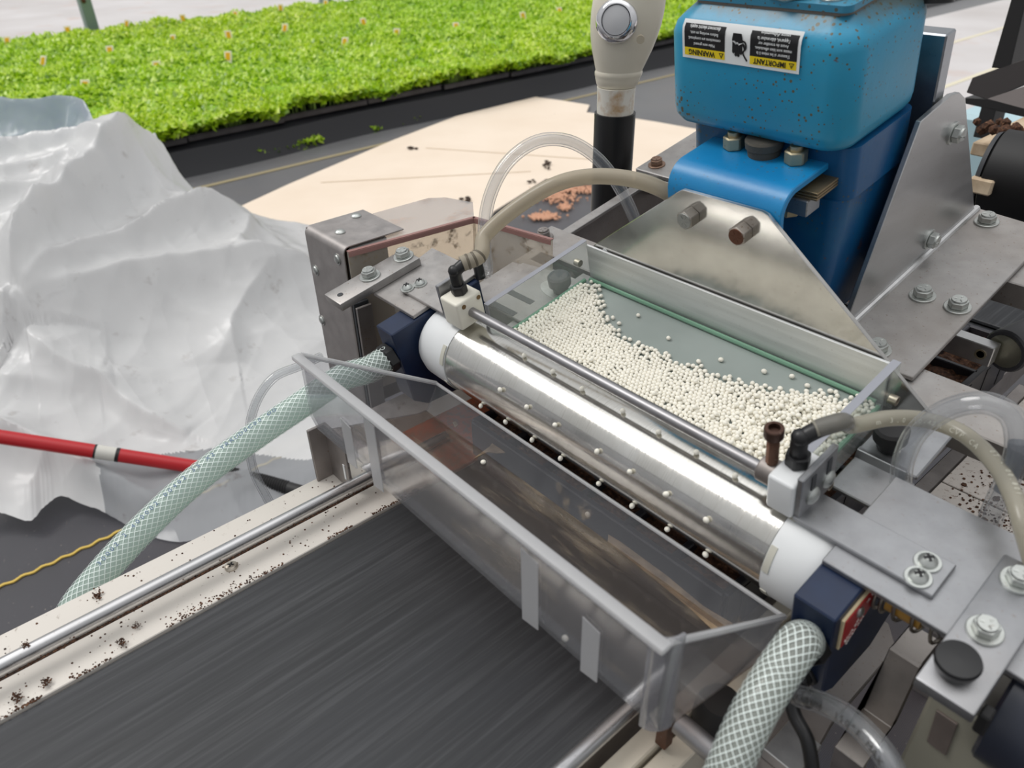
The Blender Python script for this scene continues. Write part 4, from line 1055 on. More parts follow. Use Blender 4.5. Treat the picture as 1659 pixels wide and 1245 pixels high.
# warning label on the front face, upside down
LAB_W = plain('label_white', srgb(236, 238, 238), .35); LAB_K = plain('label_black', srgb(24, 24, 26), .35); LAB_Y = plain('label_yellow', srgb(240, 212, 30), .35)
lx0, lx1, lv0, lv1 = .0945, .1945, .2170, .2440
LU = .1942
LX, LY = -EX, -EV   # reading directions of the upside down label
c = H((lx0+lx1)/2, LU, (lv0+lv1)/2); wL, hL = lx1-lx0, lv1-lv0
def lab(a, b, d): return c+LX*a-LY*b-EU*d       # label coordinates, d proud of the face
def bend(p):
    """the label follows the rounded top edge of the housing"""
    u, v = (p-O).dot(EU), (p-O).dot(EV)
    if v > .2385: p = p+EU*((v-.2385)*.72)
    return p
def rect(g, a0, b0, a1, b1, d, th=.00015, n=6):
    rings = []
    for k in range(n+1):
        b = b0+(b1-b0)*k/n; rings.append([bend(lab(a0, b, d)), bend(lab(a1, b, d)), bend(lab(a1, b, d+th)), bend(lab(a0, b, d+th))])
    g.loft(rings); return g
g = G(); rect(g, -wL/2, -hL/2, wL/2, hL/2, 0.0002); LBL = [('white_panel', g)]
bks, yes_, tks, tws = [G(), G()], [G(), G()], [G(), G()], [G(), G()]
mI = .0022
cells = [(-wL/2+mI, -wL/2+mI+.0375), (wL/2-mI-.0365, wL/2-mI)]
for q_, (a0, a1) in enumerate(cells):
    bk, ye = bks[q_], yes_[q_]
    rect(bk, a0, -hL/2+mI+.0065, a1, hL/2-mI, .0004); rect(ye, a0, -hL/2+mI, a1, -hL/2+mI+.0058, .0004, n=1)
    rect(bk, a0, -hL/2+mI+.0058, a1, -hL/2+mI+.0065, .0004, n=1)
def ltext(g, s_, size, a, b, bold=False, squeeze=1.0):
    ex, ey = LX, LY
    mat = Matrix((ex*squeeze, ey, ex.cross(ey))).transposed().to_4x4(); mat.translation = lab(a, b, .0007)
    me = text_geo(s_, size, mat, 'CENTER', .00012, bold)
    for v in me.vertices: v.co = bend(v.co)
    g.mesh(me); bpy.data.meshes.remove(me)
def warn_tri(a, b, s_):
    ex, ey = LX, LY; o = lab(a, b, .0006)
    tk.prism([o+ex*(-s_)+ey*(-s_*.8), o+ex*s_+ey*(-s_*.8), o+ey*s_], -EU*.0002, 0)
    ye.prism([o+ex*(-s_*.55)+ey*(-s_*.55)-EU*.0002, o+ex*s_*.55+ey*(-s_*.55)-EU*.0002, o+ey*s_*.5-EU*.0002], -EU*.0001, 0)
    tk.box((0, 0, 0), (1, 1, 1), lambda x, y, z: o+ex*(x-.5)*s_*.2+ey*((y-.6)*s_*.7)-EU*(.0003+z*.0001), 0)
# label a axis: left cell of the upright label reads IMPORTANT (it lies at the right in the place)
by = -hL/2+mI+.0029
tk, ye = tks[0], yes_[0]
ltext(tk, 'IMPORTANT', .0052, -wL/2+mI+.0212, by, True, .90); warn_tri(-wL/2+mI+.0036, by, .0021)
tk, ye = tks[1], yes_[1]
ltext(tk, 'WARNING', .0054, wL/2-mI-.0158, by, True, .92); warn_tri(wL/2-mI-.0336, by, .0021)
for k, s_ in enumerate(("S'assurer si les mises \u00e0 la", "masse sont bien effectu\u00e9es.", "Avant de travailler sur", "l'appareil, d\u00e9brancher la", "source d'alimentation.")):
    ltext(tws[0], s_, .0031, -wL/2+mI+.0187, -hL/2+mI+.0086+k*.0034, False, .86)
for k, s_ in enumerate(("Make sure ground", "connections are completed.", "Before working on unit,", "disconnect electric supply.")):
    ltext(tws[1], s_, .0031, wL/2-mI-.0183, -hL/2+mI+.0090+k*.0040, False, .84)
# hand with a lightning bolt
hx0 = (cells[0][1]+cells[1][0])/2
def hp(g, P, th=.0002, d=.0005):
    o = [lab(hx0+a, b, d) for a, b in P]; g.prism(o, -EU*th, 0)
hk = G()
hp(hk, [(-.0036, -.0092+.018), (-.0046, .0040), (-.0040, .0008), (.0040, .0008), (.0044, .0046), (.0034, .0088)])   # palm and wrist
for a, l in ((-.0034, .0062), (-.0012, .0080), (.0010, .0078), (.0031, .0058)):
    hp(hk, [(a-.0010, .0012), (a+.0010, .0012), (a+.0011, .0012-l), (a, .0002-l), (a-.0011, .0012-l)])
hp(hk, [(-.0040, .0035), (-.0064, .0012), (-.0072, -.0020), (-.0060, -.0024), (-.0050, .0000), (-.0036, .0016)])
cable = spline([Vector((-.0040, .0040, 0)), Vector((-.0068, .0030, 0)), Vector((-.0074, -.0010, 0)), Vector((-.0050, -.0042, 0)), Vector((-.0086, -.0098, 0))], 18)
for p, q in zip(cable, cable[1:]):
    d_ = (q-p).normalized(); n_ = Vector((-d_.y, d_.x, 0))*.0006; hp(hk, [(p.x+n_.x, p.y+n_.y), (q.x+n_.x, q.y+n_.y), (q.x-n_.x, q.y-n_.y), (p.x-n_.x, p.y-n_.y)], .0002, .0006)
bz = G(); bolt = [(.0052, .0030), (.0020, .0036), (.0024, .0022), (-.0010, .0030), (-.0006, .0014), (-.0056, .0028), (-.0014, .0006), (-.0018, .0020), (.0014, .0012), (.0010, .0026)]
hp(bz, bolt, .0002, .0009)
T.part('warning_label', LBL[0][1], LAB_W, 'white framed black and yellow warning label, upside down', [(n_, g_, m_) for q_ in (0, 1) for n_, g_, m_ in (('black_panel', bks[q_], LAB_K), ('yellow_panel', yes_[q_], LAB_Y), ('black_lettering', tks[q_], LAB_K), ('white_lettering', tws[q_], LAB_W))]+[ ('hand_symbol', hk, LAB_K), ('lightning_symbol', bz, LAB_W)])
# base casting below the housing
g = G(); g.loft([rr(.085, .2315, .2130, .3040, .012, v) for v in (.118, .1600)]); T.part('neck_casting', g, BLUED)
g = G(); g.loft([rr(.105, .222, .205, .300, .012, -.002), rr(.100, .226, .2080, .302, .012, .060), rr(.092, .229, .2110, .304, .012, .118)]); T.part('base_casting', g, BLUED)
# bracket: rounded angle plate
sec = []
r = .020; th = .0055
for k in range(13):
    a = math.pi/2*k/12; sec.append((.1525+r-r*math.cos(a), .147-r+r*math.sin(a)))
sec = [(.1525, .030)]+sec+[(.214, .147)]
ins = [(u, v) for u, v in [(.214, .147-th)]+[(.1525+r-(r-th)*math.cos(math.pi/2*k/12), .147-r+(r-th)*math.sin(math.pi/2*k/12)) for k in range(12, -1, -1)]+[(.1525+th, .030)]]
g = G(); g.prism([H(.1085, u, v) for u, v in sec+ins], EX*.1045, .0008); T.part('spring_bracket', g, BLUE2, 'smooth blue rounded bracket')
NUTY = metal('yellow_zinc', (.50, .44, .30), .45, .3)
for x in (.136, .1915):
    g = G(); g.hexa(H(x, .2035, .147), EV, .0155, .0105, .001, EX*.8+EU*.6); g.lathe([(.005, .0105), (.005, .014)], H(x, .2035, .147), EV, 14); T.part('nut', g, NUTY)
g = G(); g.lathe([(.0125, 0), (.013, .004), (.0125, .0055), (.0145, .0065), (.0150, .012), (.014, .0135)], H(.163, .205, .147), EV, 24); T.part('rubber_boot', g, metal('dusty_rubber', (.16, .15, .13), .8, .3))
g = G()
for k in range(3): g.box((.150, .185, .1355-k*.0024), (.222, .252, .1372-k*.0024), H, .0002)
T.part('leaf_spring', g, metal('brown_leaf_spring', (.34, .26, .15), .5, .4))
DZ = metal('dark_zinc', (.40, .42, .44), .4, .2)
T.part('clamp_block', G().box((.168, .182, .117), (.2165, .200, .1305), H, .0008), DZ); T.part('clamp_block', G().box((.168, .238, .112), (.2235, .256, .1305), H, .0008), DZ)
for (x, u, v, m_) in ((.197, .191, .117, NUTY), (.207, .247, .112, RUST)):
    g = G(); g.hexa(H(x, u, v), -EV, .0145, .006, .0008); T.part('clamp_bolt', g, m_)
T.done()

# ------------------------------------------------------------------ tilted frame: guard plate, gusset, cross bars, channel
T = Thing('guard_plate', 'polished aluminium trapezoid plate with two hex bolts behind the hopper', 'plate')
g = G(); g.prism([H(.0185, .1475, .046), H(.1235, .1475, .1305), H(.128, .1475, .1335), H(.2005, .1475, .1345), H(.2055, .1475, .1330), H(.347, .1475, .011), H(.347, .1475, .003), H(.0185, .1475, .003)], EU*.0038, .0005); T.part('plate', g, MIRR)
g = G(); g.lathe([(.0028, 0), (.0028, .0003)], H(.034, .1475, .0455), -EU, 14); T.part('hole', g, WHITEN)
for x, v, m_, lb in ((.1375, .1135, metal('dark_zinc_bolt', (.36, .34, .31), .45, .3), None), (.1865, .1145, metal('rusty_bolt_side', (.42, .38, .34), .45, .5), 'hex bolt with a rusty face')):
    g = G(); q = (EX*.86+EV*.5); g.hexa(H(x, .1475, v), -EU, .0142, .0105, .0006, q); f_ = G(); f_.lathe([(.0066, 0), (.0064, .0005)], H(x, .1475-.0105, v), -EU, 18)
    for k in range(6):
        a = k*math.pi/3; d_ = EX*math.cos(a)+EV*math.sin(a); f_.tube([H(x, .1475-.0111, v)+d_*.0022, H(x, .1475-.0111, v)+d_*.0050], .0003, 4, 2)
    T.part('hex_bolt', g, m_, lb, [('bolt_face', f_, RUST if lb else metal('grey_bolt_face', (.33, .34, .33), .5))])
T.done()
GUS = metal('gusset_aluminium', (.50, .50, .50), .30, .12, streak=(.4, .4, 2.5), scale=14, bs=.03)
T = Thing('gusset_bracket', 'aluminium gusset bracket with upright plate and bolted base right of the blue feeder', 'bracket')
poly = [(.2195, -.004), (.2180, .008), (.2905, .1535), (.338, .1565), (.352, .1530), (.366, .1430), (.452, -.004)]
g = G(); g.prism([H(.2375, u, v) for u, v in poly], EX*.0045, .0006); T.part('upright_plate', g, GUS)
g = G(); g.prism([H(.2390, .188, -.004), H(.3125, .192, -.004), H(.3125, .447, -.004), H(.2390, .455, -.004)], EV*.0045, .0006); T.part('base_plate', g, ALUB)
g = G(); g.tube([H(.2425, .205, .0015), H(.2425, .452, .0015)], .0035, 10, 4); T.part('weld_fillet', g, ALUW)
for x, u in ((.2690, .2930), (.2985, .2930), (.2600, .4330), (.2760, .2060)): hbolt(T, H(x, u, .0005), EV, .0138, .0075, .0108)
for u, v in ((.355, .1180), (.352, .0185)): hbolt(T, H(.2420, u, v), EX, .0130, .0070, .0095)
T.done()
T = Thing('gusset_bracket', 'pale aluminium bracket with rust topped bolts at the far left of the blue feeder', 'bracket')
g = G(); g.prism([H(-.116, .359, -.005), H(.02, .359, -.005), H(.02, .50, -.005), H(-.116, .50, -.005)], EV*.006, .001); T.part('base_plate', g, ALUB)
g = G(); g.box((.068, .255, -.004), (.074, .36, .13), H, .001); g.prism([H(.068, .25, .06), H(.068, .36, .06), H(.068, .36, .14), H(.068, .275, .14)], EX*.005, .001); T.part('upright_plate', g, ALUW)
hbolt(T, H(-.098, .378, .001), EV, .0135, .0075, .0105, metal('rust_top_bolt', (.30, .2, .15), .5, .6)); hbolt(T, H(-.100, .480, .001), EV, .0135, .0075, .0105, metal('rust_top_bolt2', (.30, .22, .18), .5, .6))
T.done()
T = Thing('backing_block', 'aluminium backing block upright behind the blue feeder housing', 'block')
g = G(); g.box((.085, .3215, -.004), (.2362, .3370, .2060), H, .0012); T.part('block', g, metal('smooth_aluminium', (.36, .38, .41), .3, .06)); T.done()
for (u0, u1, xe, lb, bolts) in ((.167, .213, .60, 'long aluminium cross bar under the back of the hopper, bolt at its left end', (-.104,)), (.359, .405, .62, 'rear aluminium cross bar under the far end of the gusset', ())):
    T = Thing('cross_bar', lb, 'bar')
    g = G(); g.box((-.117, u0, -.030), (xe, u1, -.0055), H, .001); T.part('bar', g, ALUB)
    for x in bolts: hbolt(T, H(x, u0+.022, -.0055), EV, .0135, .009, .0105, ALUD)
    T.done()
T = Thing('frame_channel', 'long grey aluminium channel left of the hopper running back under the cross bars', 'channel')
g = G(); g.box((-.099, .045, -.0105), (-.086, .56, -.0062), H, .0006); T.part('top_flange', g, ALUB)
g = G(); g.box((-.099, .045, -.075), (-.0955, .56, -.0105), H, .0006); T.part('web', g, ALUD)
g = G(); g.box((-.0955, .045, -.079), (-.05, .56, -.075), H, .0006); T.part('bottom_flange', g, ALUD)
T.done()
T = Thing('side_channel', 'short aluminium side channel under the left foot plate of the hopper', 'channel')
g = G(); g.box((-.020, .05, -.060), (.008, .165, -.0085), H, .001); T.part('channel', g, ALUB); T.done()

# cylinder with clamp at right, over the cell tray
T = Thing('air_cylinder', 'dark grey air cylinder with a drilled aluminium clamp bar over the cell tray', 'cylinder')
a = at(1560, 521, z=.835); b = at(1626, 545, z=.835); a2 = at(1545, 536, z=.835)
g = G(); x0 = at(1563, 533, z=.842).x; p0 = at(1612, 566, z=.842)
g = G(); g.box((.262, p0.y, .8215), (p0.x, p0.y+.016, .842), W, .0008); T.part('clamp_bar', g, ALUW)
g = G(); g.lathe([(.0052, 0), (.0052, .0006), (.0036, .0006), (.0034, -.002)], (p0.x-.010, p0.y, .832), (0, -1, 0), 18); T.part('hole_bush', g, NUTY)
c = Vector((p0.x+.004, p0.y+.018, .834)); ax = Vector((.25, .90, .08)).normalized()
g = G(); g.lathe([(.0200, 0), (.0215, .0015), (.0215, .040), (.019, .043)], c, ax, 32); T.part('barrel', g, plain('worn_grey_rubber', srgb(66, 66, 70), .5))
g = G(); g.lathe([(.0165, 0), (.0165, .0012)], c-ax*.001, ax, 24); T.part('end_disc', g, metal('olive_zinc', (.42, .42, .34), .45))
g = G(); g.hexa(c+ax*.043, ax, .016, .008, .0006); g.lathe([(.0075, .008), (.0075, .05)], c+ax*.043, ax, 16); T.part('rod_fitting', g, metal('tan_fitting', (.5, .44, .36), .4))
T.done()

# ------------------------------------------------------------------ cover at left with its clear guard
COVM = metal('grey_bent_sheet', (.42, .395, .385), .5, .12)
T = Thing('drive_cover', 'grey bent sheet metal cover with riveted corners left of the drum', 'cover')
yf = -.030
tl, tr = at(492, 368, y=yf), at(556, 402, y=yf); zt = (tl.z+tr.z)/2
X0c, X1c = tl.x, tr.x-.002; zb = .70; dep = .075
g = G(); rO, n = .008, 6
def arcq(cx, cz, r, a0, a1): return [(cx+r*math.cos(math.radians(a0+(a1-a0)*k/n)), cz+r*math.sin(math.radians(a0+(a1-a0)*k/n))) for k in range(n+1)]
# front face and top as one folded sheet
sec = [(yf, zb)]+[(yf+rO+(-rO)*math.cos(math.radians(90*k/n)), zt-rO+rO*math.sin(math.radians(90*k/n))) for k in range(n+1)]+[(yf+dep, zt)]
inn = [(yf+dep, zt-.0018)]+[(yf+rO-(rO-.0018)*math.cos(math.radians(90*k/n)), zt-rO+(rO-.0018)*math.sin(math.radians(90*k/n))) for k in range(n, -1, -1)]+[(yf+.0018, zb)]
g.prism([W(X0c, y, z) for y, z in sec+inn], (X1c-X0c, 0, 0), .0004)
g.box((X0c, yf+.002, zb), (X0c+.0018, yf+dep, zt-.001), W, .0004)
T.part('folded_sheet', g, COVM)
g = G(); g.box((X0c+.004, yf+.012, zb), (X1c-.02, yf+dep-.01, zt-.012), W, .001); T.part('dark_lining', g, plain('dark_brown_lining', srgb(62, 46, 36), .8))
g = G(); g.prism([W(X1c-.004, yf+.006, zt-.010), W(X1c-.002, yf+.012, zt-.012), W(X1c-.004, yf+.010, zb+.05), W(X1c-.008, yf+.004, zb+.05)], (.0015, .002, 0), 0); T.part('rubber_edge', g, GREYR)
for (px, py) in ((551, 377), (577, 351)):
    p = at(px, py, z=zt); g = G(); panhead(g, p, (0, 0, 1), .0058, .6); T.part('pan_screw', g, ZINC)
for (px, py) in ((512, 438), (547, 420), (522, 519)):
    p = at(px, py, y=yf); g = G(); panhead(g, p, (0, -1, 0), .0050, .5); g.lathe([(.0062, 0), (.0062, .0008)], p, (0, -1, 0), 16); T.part('rivet', g, ZINC)
T.done()
# plates between cover and block
T = Thing('wear_strip', 'stack of thin grey metal strips upright between the sheet cover and blue block', 'strip')
for k in range(3):
    g = G(); g.box((X1c+.004+k*.006, yf-.004, .70), (X1c+.0075+k*.006, yf+.014, zt-.055-k*.003), W, .0004); T.part('strip', g, ALUD if k != 1 else GREYR)
T.done()
GUARD = clear('dusty_guard_plastic', (.93, .90, .88), .38, (.76, .74, .73), .1, dirt=.5, dirtcol=(.50, .34, .26), dscale=24, dthr=.58, gl=1.0)
GUARDS = clear('soiled_guard_plastic', (.95, .92, .87), .35, (.80, .74, .66), .2, dirt=.85, dirtcol=(.30, .22, .14), dscale=75, dthr=.57, gl=.6)
GEDG = plain('pinkish_cut_edge', srgb(150, 112, 106), .45)
T = Thing('clear_guard', 'dusty clear plastic guard with pinkish edges behind the sheet metal cover', 'guard')
zg = zt-.004
A = [at(a, b, z=zg) for a, b in ((562, 408), (768, 352), (896, 388), (852, 362), (766, 328), (722, 320), (694, 321), (604, 346))]
A0, A1, A2 = A[0], A[1], A[2]
g = G(); g.prism(A[:2]+[A[4], A[5], A[6], A[7]], (0, 0, -.003), 0); T.part('top_panel', g, GUARD)
for p, q in ((A0, A1), (A1, A2)):
    d_ = (q-p).normalized(); n_ = Vector((d_.y, -d_.x, 0))
    g = G(); g.prism([p, q, q+Vector((0, 0, -.17)), p+Vector((0, 0, -.17))], n_*.003, 0)
    ge = G(); ge.prism([p+n_*.0035, q+n_*.0035, q-n_*.001, p-n_*.001], (0, 0, .0008), 0); ge.prism([p+n_*.0036, q+n_*.0036, q+n_*.0036+Vector((0, 0, -.005)), p+n_*.0036+Vector((0, 0, -.005))], n_*.0006, 0)
    T.part('side_panel', g, GUARDS, None, [('cut_edge', ge, GEDG)])
T.done()

# ------------------------------------------------------------------ cream handle on a black tube behind the guard
IV = Mat('ivory_plastic'); IVORY = IV.end(IV.bsdf(IV.ramp(IV.noise(14, 3), [(.3, srgb(214, 206, 188)), (.7, srgb(228, 222, 206))]), .38))
yb = .36
base = at(993, 250, y=yb); bx_, by_ = base.x, base.y
dist_ = (base-CAM).length; k_ = dist_/FPX
rt = 31*k_*.99
T = Thing('lever_handle', 'ivory plastic handle with a chrome push button on a black upright tube', 'handle')
zt_ = at(996, 182, y=yb).z
g = G(); g.lathe([(rt*.8, 0), (rt, .0), (rt, zt_), (rt*.86, zt_)], (bx_, by_, 0), (0, 0, 1), 32); T.part('tube', g, BLACKP)
zc = at(997, 140, y=yb).z
CO = Mat('rust_stained_collar'); COLL = CO.end(CO.bsdf(CO.mix(CO.ramp(CO.noise(40, 4), [(.52, (0, 0, 0)), (.7, (.8,)*3)]), srgb(222, 218, 208), srgb(176, 132, 74)), .45))
g = G(); g.lathe([(27*k_, zt_-.004), (28*k_, zc-.003), (28.5*k_, zc)], (bx_, by_, 0), (0, 0, 1), 32); T.part('collar', g, COLL)
prof_ = []
zz = lambda py: at(1005, py, y=yb).z
for py, r_ in ((141, 27), (136, 30), (128, 32.5), (124, 33), (122, 34), (117, 34.5), (114, 33.5), (100, 37.5), (80, 43), (60, 47), (40, 49.5), (20, 50.5), (0, 50), (-20, 48), (-45, 42), (-65, 30), (-75, 14), (-78, 1)): prof_.append((r_*k_, zz(py)))
g = G(); rings = []
vw = Vector((CAM.x-bx_, CAM.y-by_, 0)).normalized(); sd = Vector((-vw.y, vw.x, 0))
for r_, z in prof_:
    lean = sd*(.010*max(0, (z-zc)/.1)); rings.append([Vector((bx_, by_, z))+lean+sd*(r_*math.cos(2*math.pi*i/36))+vw*(r_*.86*math.sin(2*math.pi*i/36)) for i in range(36)])
g.loft(rings); sm = G(); 
T.part('grip', g, IVORY)
ctr = at(1000, 27, y=yb)+vw*(.86*49*k_*.985); bn = (vw*.93+Vector((0, 0, .22))-sd*.12).normalized()
CHR = metal('chrome', (.78, .78, .80), .08, .02)
g = G(); g.lathe([(28.5*k_, -.004), (28.5*k_, .003), (26*k_, .0075), (22*k_, .010), (20*k_, .0104), (19*k_, .0085)], ctr, bn, 40, True, False); T.part('button_ring', g, CHR, 'chrome ring')
g = G(); g.lathe([(19*k_, .003), (18.5*k_, .0088), (16.5*k_, .0096), (0, .0098)], ctr, bn, 32, True, False); T.part('push_button', g, plain('grey_button', srgb(186, 186, 188), .35), 'round grey push button')
p = at(1037, 58, y=yb)+vw*(.86*49*k_*.74); g = G(); g.lathe([(5.5*k_, -.004), (5.5*k_, .0006), (4*k_, .0006)], p, (vw-sd*.5).normalized() if False else vw, 16); T.part('screw_hole', g, plain('tan_shadow_plug', srgb(176, 166, 146), .6))
T.done()
# ------------------------------------------------------------------ hoses and tubes
def braided(name, label, pts, r, tint, n=160, strands=13, turns=None, cols=None, bend_w=.00036):
    P = spline(pts, n); T = Thing(name, label, 'hose')
    g = G(); g.tube(pts, r*.93, 28, n); T.part('tube_wall', g, tint)
    fr = frames(P); L = sum((b-a).length for a, b in zip(P, P[1:])); tw = L/(r*2*math.pi)*1.25
    g = G()
    for sgn in (1, -1):
        for k in range(strands):
            Lf, Rt = [], []
            for i, (p, (a, b)) in enumerate(zip(P, fr)):
                th = 2*math.pi*k/strands+sgn*2*math.pi*tw*i/(n-1)*.62
                dth = bend_w/r
                for s_, lst in ((-1, Lf), (1, Rt)):
                    t2 = th+s_*dth; lst.append(p+(a*math.cos(t2)+b*math.sin(t2))*r)
            g.loft([[x, y] for x, y in zip(Lf, Rt)], False, False, closed=False)
    T.part('braid', g, cols, 'white reinforcing braid'); return T, P, fr
BR = plain('white_braid', srgb(226, 236, 232), .45)
GR1 = clear('green_pvc', (.80, .90, .86), .66, (.66, .765, .715), .15, gl=.6); GR2 = clear('grey_green_pvc', (.80, .84, .80), .72, (.50, .53, .49), .15, gl=.6)
f1 = H(-.062, -.0625, .004)
pts = [f1+EU*.006, f1-EU*.016+EX*-.001, at(556, 612, x=-.070), at(490, 655, x=-.085), at(400, 716, x=-.10), at(310, 784, x=-.105), at(225, 864, x=-.100), at(165, 930, x=-.092), at(122, 985, x=-.086), at(98, 1040, x=-.086)]
T, P, fr = braided('braided_hose', 'pale green braided hose from the left blue block down past the conveyor', pts, .0132, GR1, 220, 16, cols=BR)
# bluish ink marks along the hose
g = G(); INK = plain('faded_blue_ink', srgb(92, 116, 148), .6)
def along(P, i): 
    i = min(max(i, 0.0), len(P)-1.001); k = int(i); return P[k].lerp(P[k+1], i-k)
def tube_text(g, s_, P, i0, step, r, size, updir, flip=False):
    """letters set one by one along a tube"""
    i = i0
    for ch in s_:
        if ch != ' ':
            p = along(P, i); t = (along(P, i+1.5)-along(P, i-1.5)).normalized()*(-1 if flip else 1)
            n = (updir-t*updir.dot(t)).normalized(); e = n.cross(t)
            m4 = Matrix((t, e, n)).transposed().to_4x4(); m4.translation = p+n*r
            me = text_geo(ch, size, m4, 'CENTER', .00008); g.mesh(me); bpy.data.meshes.remove(me)
        i += step
vdir = (CAM-P[110]).normalized()
T.part('ink_print', (tube_text(g, 'GO 00C0DURRY 2X 55 20400 200004 2 20003', P, 70, 2.75, .0136, .0062, (vdir+Vector((-.5, .35, .6))).normalized(), True), g)[1], INK); T.done()
f2 = H(.3755, -.0625, .004)
pts = [f2+EU*.006, at(1292, 1046, y=-.092), at(1254, 1100, y=-.115), at(1216, 1165, y=-.135), at(1186, 1232, y=-.150), at(1160, 1300, y=-.16), at(1130, 1420, y=-.17), at(1110, 1600, y=-.17)]
T, P, fr = braided('braided_hose', 'grey green braided hose from the right blue block in the foreground', pts, .0112, GR2, 240, 16, cols=BR); T.done()
YT = clear('yellowed_tube', (.86, .80, .68), .78, (.56, .50, .40), .25, gl=.8, dirt=.6, dirtcol=(.2, .15, .1), dscale=30, dthr=.68)
YT2 = clear('yellowed_tube_right', (.86, .82, .72), .72, (.50, .475, .40), .22, gl=.9)
CL = clear('clear_vinyl_tube', (.95, .955, .96), .085, (.56, .58, .61), .06, gl=1.6, edge=.75)
T = Thing('air_hose', 'yellowed air hose arching from the left black elbow behind the guard plate', 'hose')
d_ = (pe1-H(-.0035, .003, .0930)).normalized()
pts = [pe1-d_*.010, pe1+d_*.008, at(785, 383, hu=.045), at(835, 338, hu=.075), at(900, 299, hu=.105), at(960, 286, hu=.13), at(1030, 292, hu=.15), at(1085, 314, hu=.165), at(1120, 345, hu=.175)]
g = G(); g.tube(pts, .0068, 20, 80); T.part('tube', g, YT)
P = spline(pts, 80); g = G()
for i in (2, 4, 6): g.lathe([(.0068, -.0012), (.0073, 0), (.0068, .0012)], P[i], P[i+1]-P[i], 20, False, False)
T.part('barb_mark', g, plain('dark_barb_shadow', srgb(96, 88, 74), .5)); T.done()
T = Thing('air_hose', 'yellowed printed air hose curving right from the right black elbow', 'hose')
d_ = (pe2-H(.325, .006, .0945)).normalized()
pts = [pe2-d_*.010, pe2+d_*.006, at(1380, 690, hu=.050), at(1440, 678, hu=.074), at(1500, 681, hu=.094), at(1560, 703, hu=.096), at(1612, 752, hu=.080), at(1642, 805, hu=.060), at(1659, 858, hu=.045), at(1680, 930, hu=.035)]
g = G(); g.tube(pts, .0052, 20, 110); T.part('tube', g, YT2)
P = spline(pts, 110); g = G(); tube_text(g, 'm 3.0 10-42R CVP CA', P, 32, 2.0, .0054, .0044, (CAM-P[50]).normalized()+Vector((.25, -.4, -.1)), False); T.part('white_print', g, plain('pale_print', srgb(206, 204, 190), .5))
g = G(); tube_text(g, '07 - 00.801', P, 72, 1.6, .0054, .0040, (CAM-P[75]).normalized()+Vector((.4, .2, .4)), False); T.part('white_print', g, plain('pale_print2', srgb(206, 204, 190), .5))
q = spline(pts, 110); g = G(); g.tube(q[1:15:3], .0055, 20, 12); T.part('barb_sleeve', g, clear('grey_sleeve', (.5, .5, .48), .6, (.34, .33, .30), .2)); T.done()
T = Thing('clear_tube', 'clear vinyl tube looping up from the left blue block over the cross bar', 'tube')
pts = [H(-.050, .058, .042), at(788, 440, hu=.068), at(784, 385, hu=.085), at(793, 320, hu=.11), at(822, 264, hu=.14), at(868, 230, hu=.17), at(918, 228, hu=.20), at(962, 252, hu=.225), at(995, 290, hu=.24), at(1022, 340, hu=.245), at(1042, 392, hu=.245)]
g = G(); g.tube(pts, .0066, 20, 100); g.bore(pts, .0044, 16, 100); T.part('tube', g, CL); g = G(); g.lathe([(.0052, -.008), (.0052, .012)], H(-.050, .058, .043), EV, 14); T.part('black_fitting', g, BLACKP); T.done()
T = Thing('clear_tube', 'large clear vinyl tube looping over the right aluminium plate', 'tube')
pts = [at(1458, 800, hu=.066), at(1464, 745, hu=.068), at(1488, 697, hu=.074), at(1540, 662, hu=.082), at(1596, 653, hu=.088), at(1638, 674, hu=.090), at(1649, 722, hu=.085), at(1632, 780, hu=.078), at(1606, 838, hu=.070), at(1596, 890, hu=.066)]
g = G(); g.tube(pts, .0066, 22, 100); g.bore(pts, .0045, 16, 100); T.part('tube', g, CL)
P = spline(pts, 100); g = G(); g.tube(P[62:80:4], .0050, 16, 12); T.part('inner_sleeve', g, clear('grey_inner', (.6, .62, .66), .35, (.3, .32, .35), .1)); T.done()
T = Thing('clear_tube', 'thin clear tube looping beside the left conveyor rail behind the green hose', 'tube')
pts = [at(520, 578, x=-.15), at(484, 594, x=-.145), at(444, 612, x=-.145), at(416, 650, x=-.145), at(404, 700, x=-.145), at(410, 760, x=-.14), at(432, 806, x=-.13), at(452, 840, x=-.12)]
g = G(); g.tube(pts, .0046, 16, 80); g.bore(pts, .0029, 12, 80); T.part('tube', g, CL); T.done()
T = Thing('clear_tube', 'printed clear tube with a black barb fitting at the bottom right', 'tube')
f3 = H(.3755, -.063, -.038)
pts = [f3+EU*.004, at(1292, 1126, y=-.085), at(1330, 1139, y=-.090), at(1370, 1160, y=-.095), at(1408, 1193, y=-.100), at(1440, 1235, y=-.105), at(1462, 1290, y=-.11), at(1478, 1400, y=-.12), at(1480, 1560, y=-.12)]
g = G(); g.tube(pts, .0060, 20, 80); g.bore(pts, .0041, 16, 80); T.part('tube', g, CL)
P = spline(pts, 80); g = G()
for i in range(4): g.lathe([(.0038, -.003), (.0051, .0), (.0038, .004)], P[8+i*4], P[9+i*4]-P[8+i*4], 16)
g.tube(P[2:24:4], .0039, 14, 12); T.part('black_barb', g, BLACKP)
g = G(); tube_text(g, 'MAX Temp. 150\u00b0F MAX. W.P', P, 16, 1.42, .0061, .0050, (CAM-P[45]).normalized()+Vector((-.55, -.4, -.35)), False); T.part('black_print', g, plain('dark_print', srgb(60, 58, 56), .5)); T.done()
g = G(); g.tube([at(1280, 1128, y=-.070), at(1288, 1160, y=-.075), at(1308, 1200, y=-.08), at(1318, 1260, y=-.085)], .0042, 14, 30)
solo('black_cable', g, BLACKP, 'thin black cable hanging below the right blue block', 'cable')

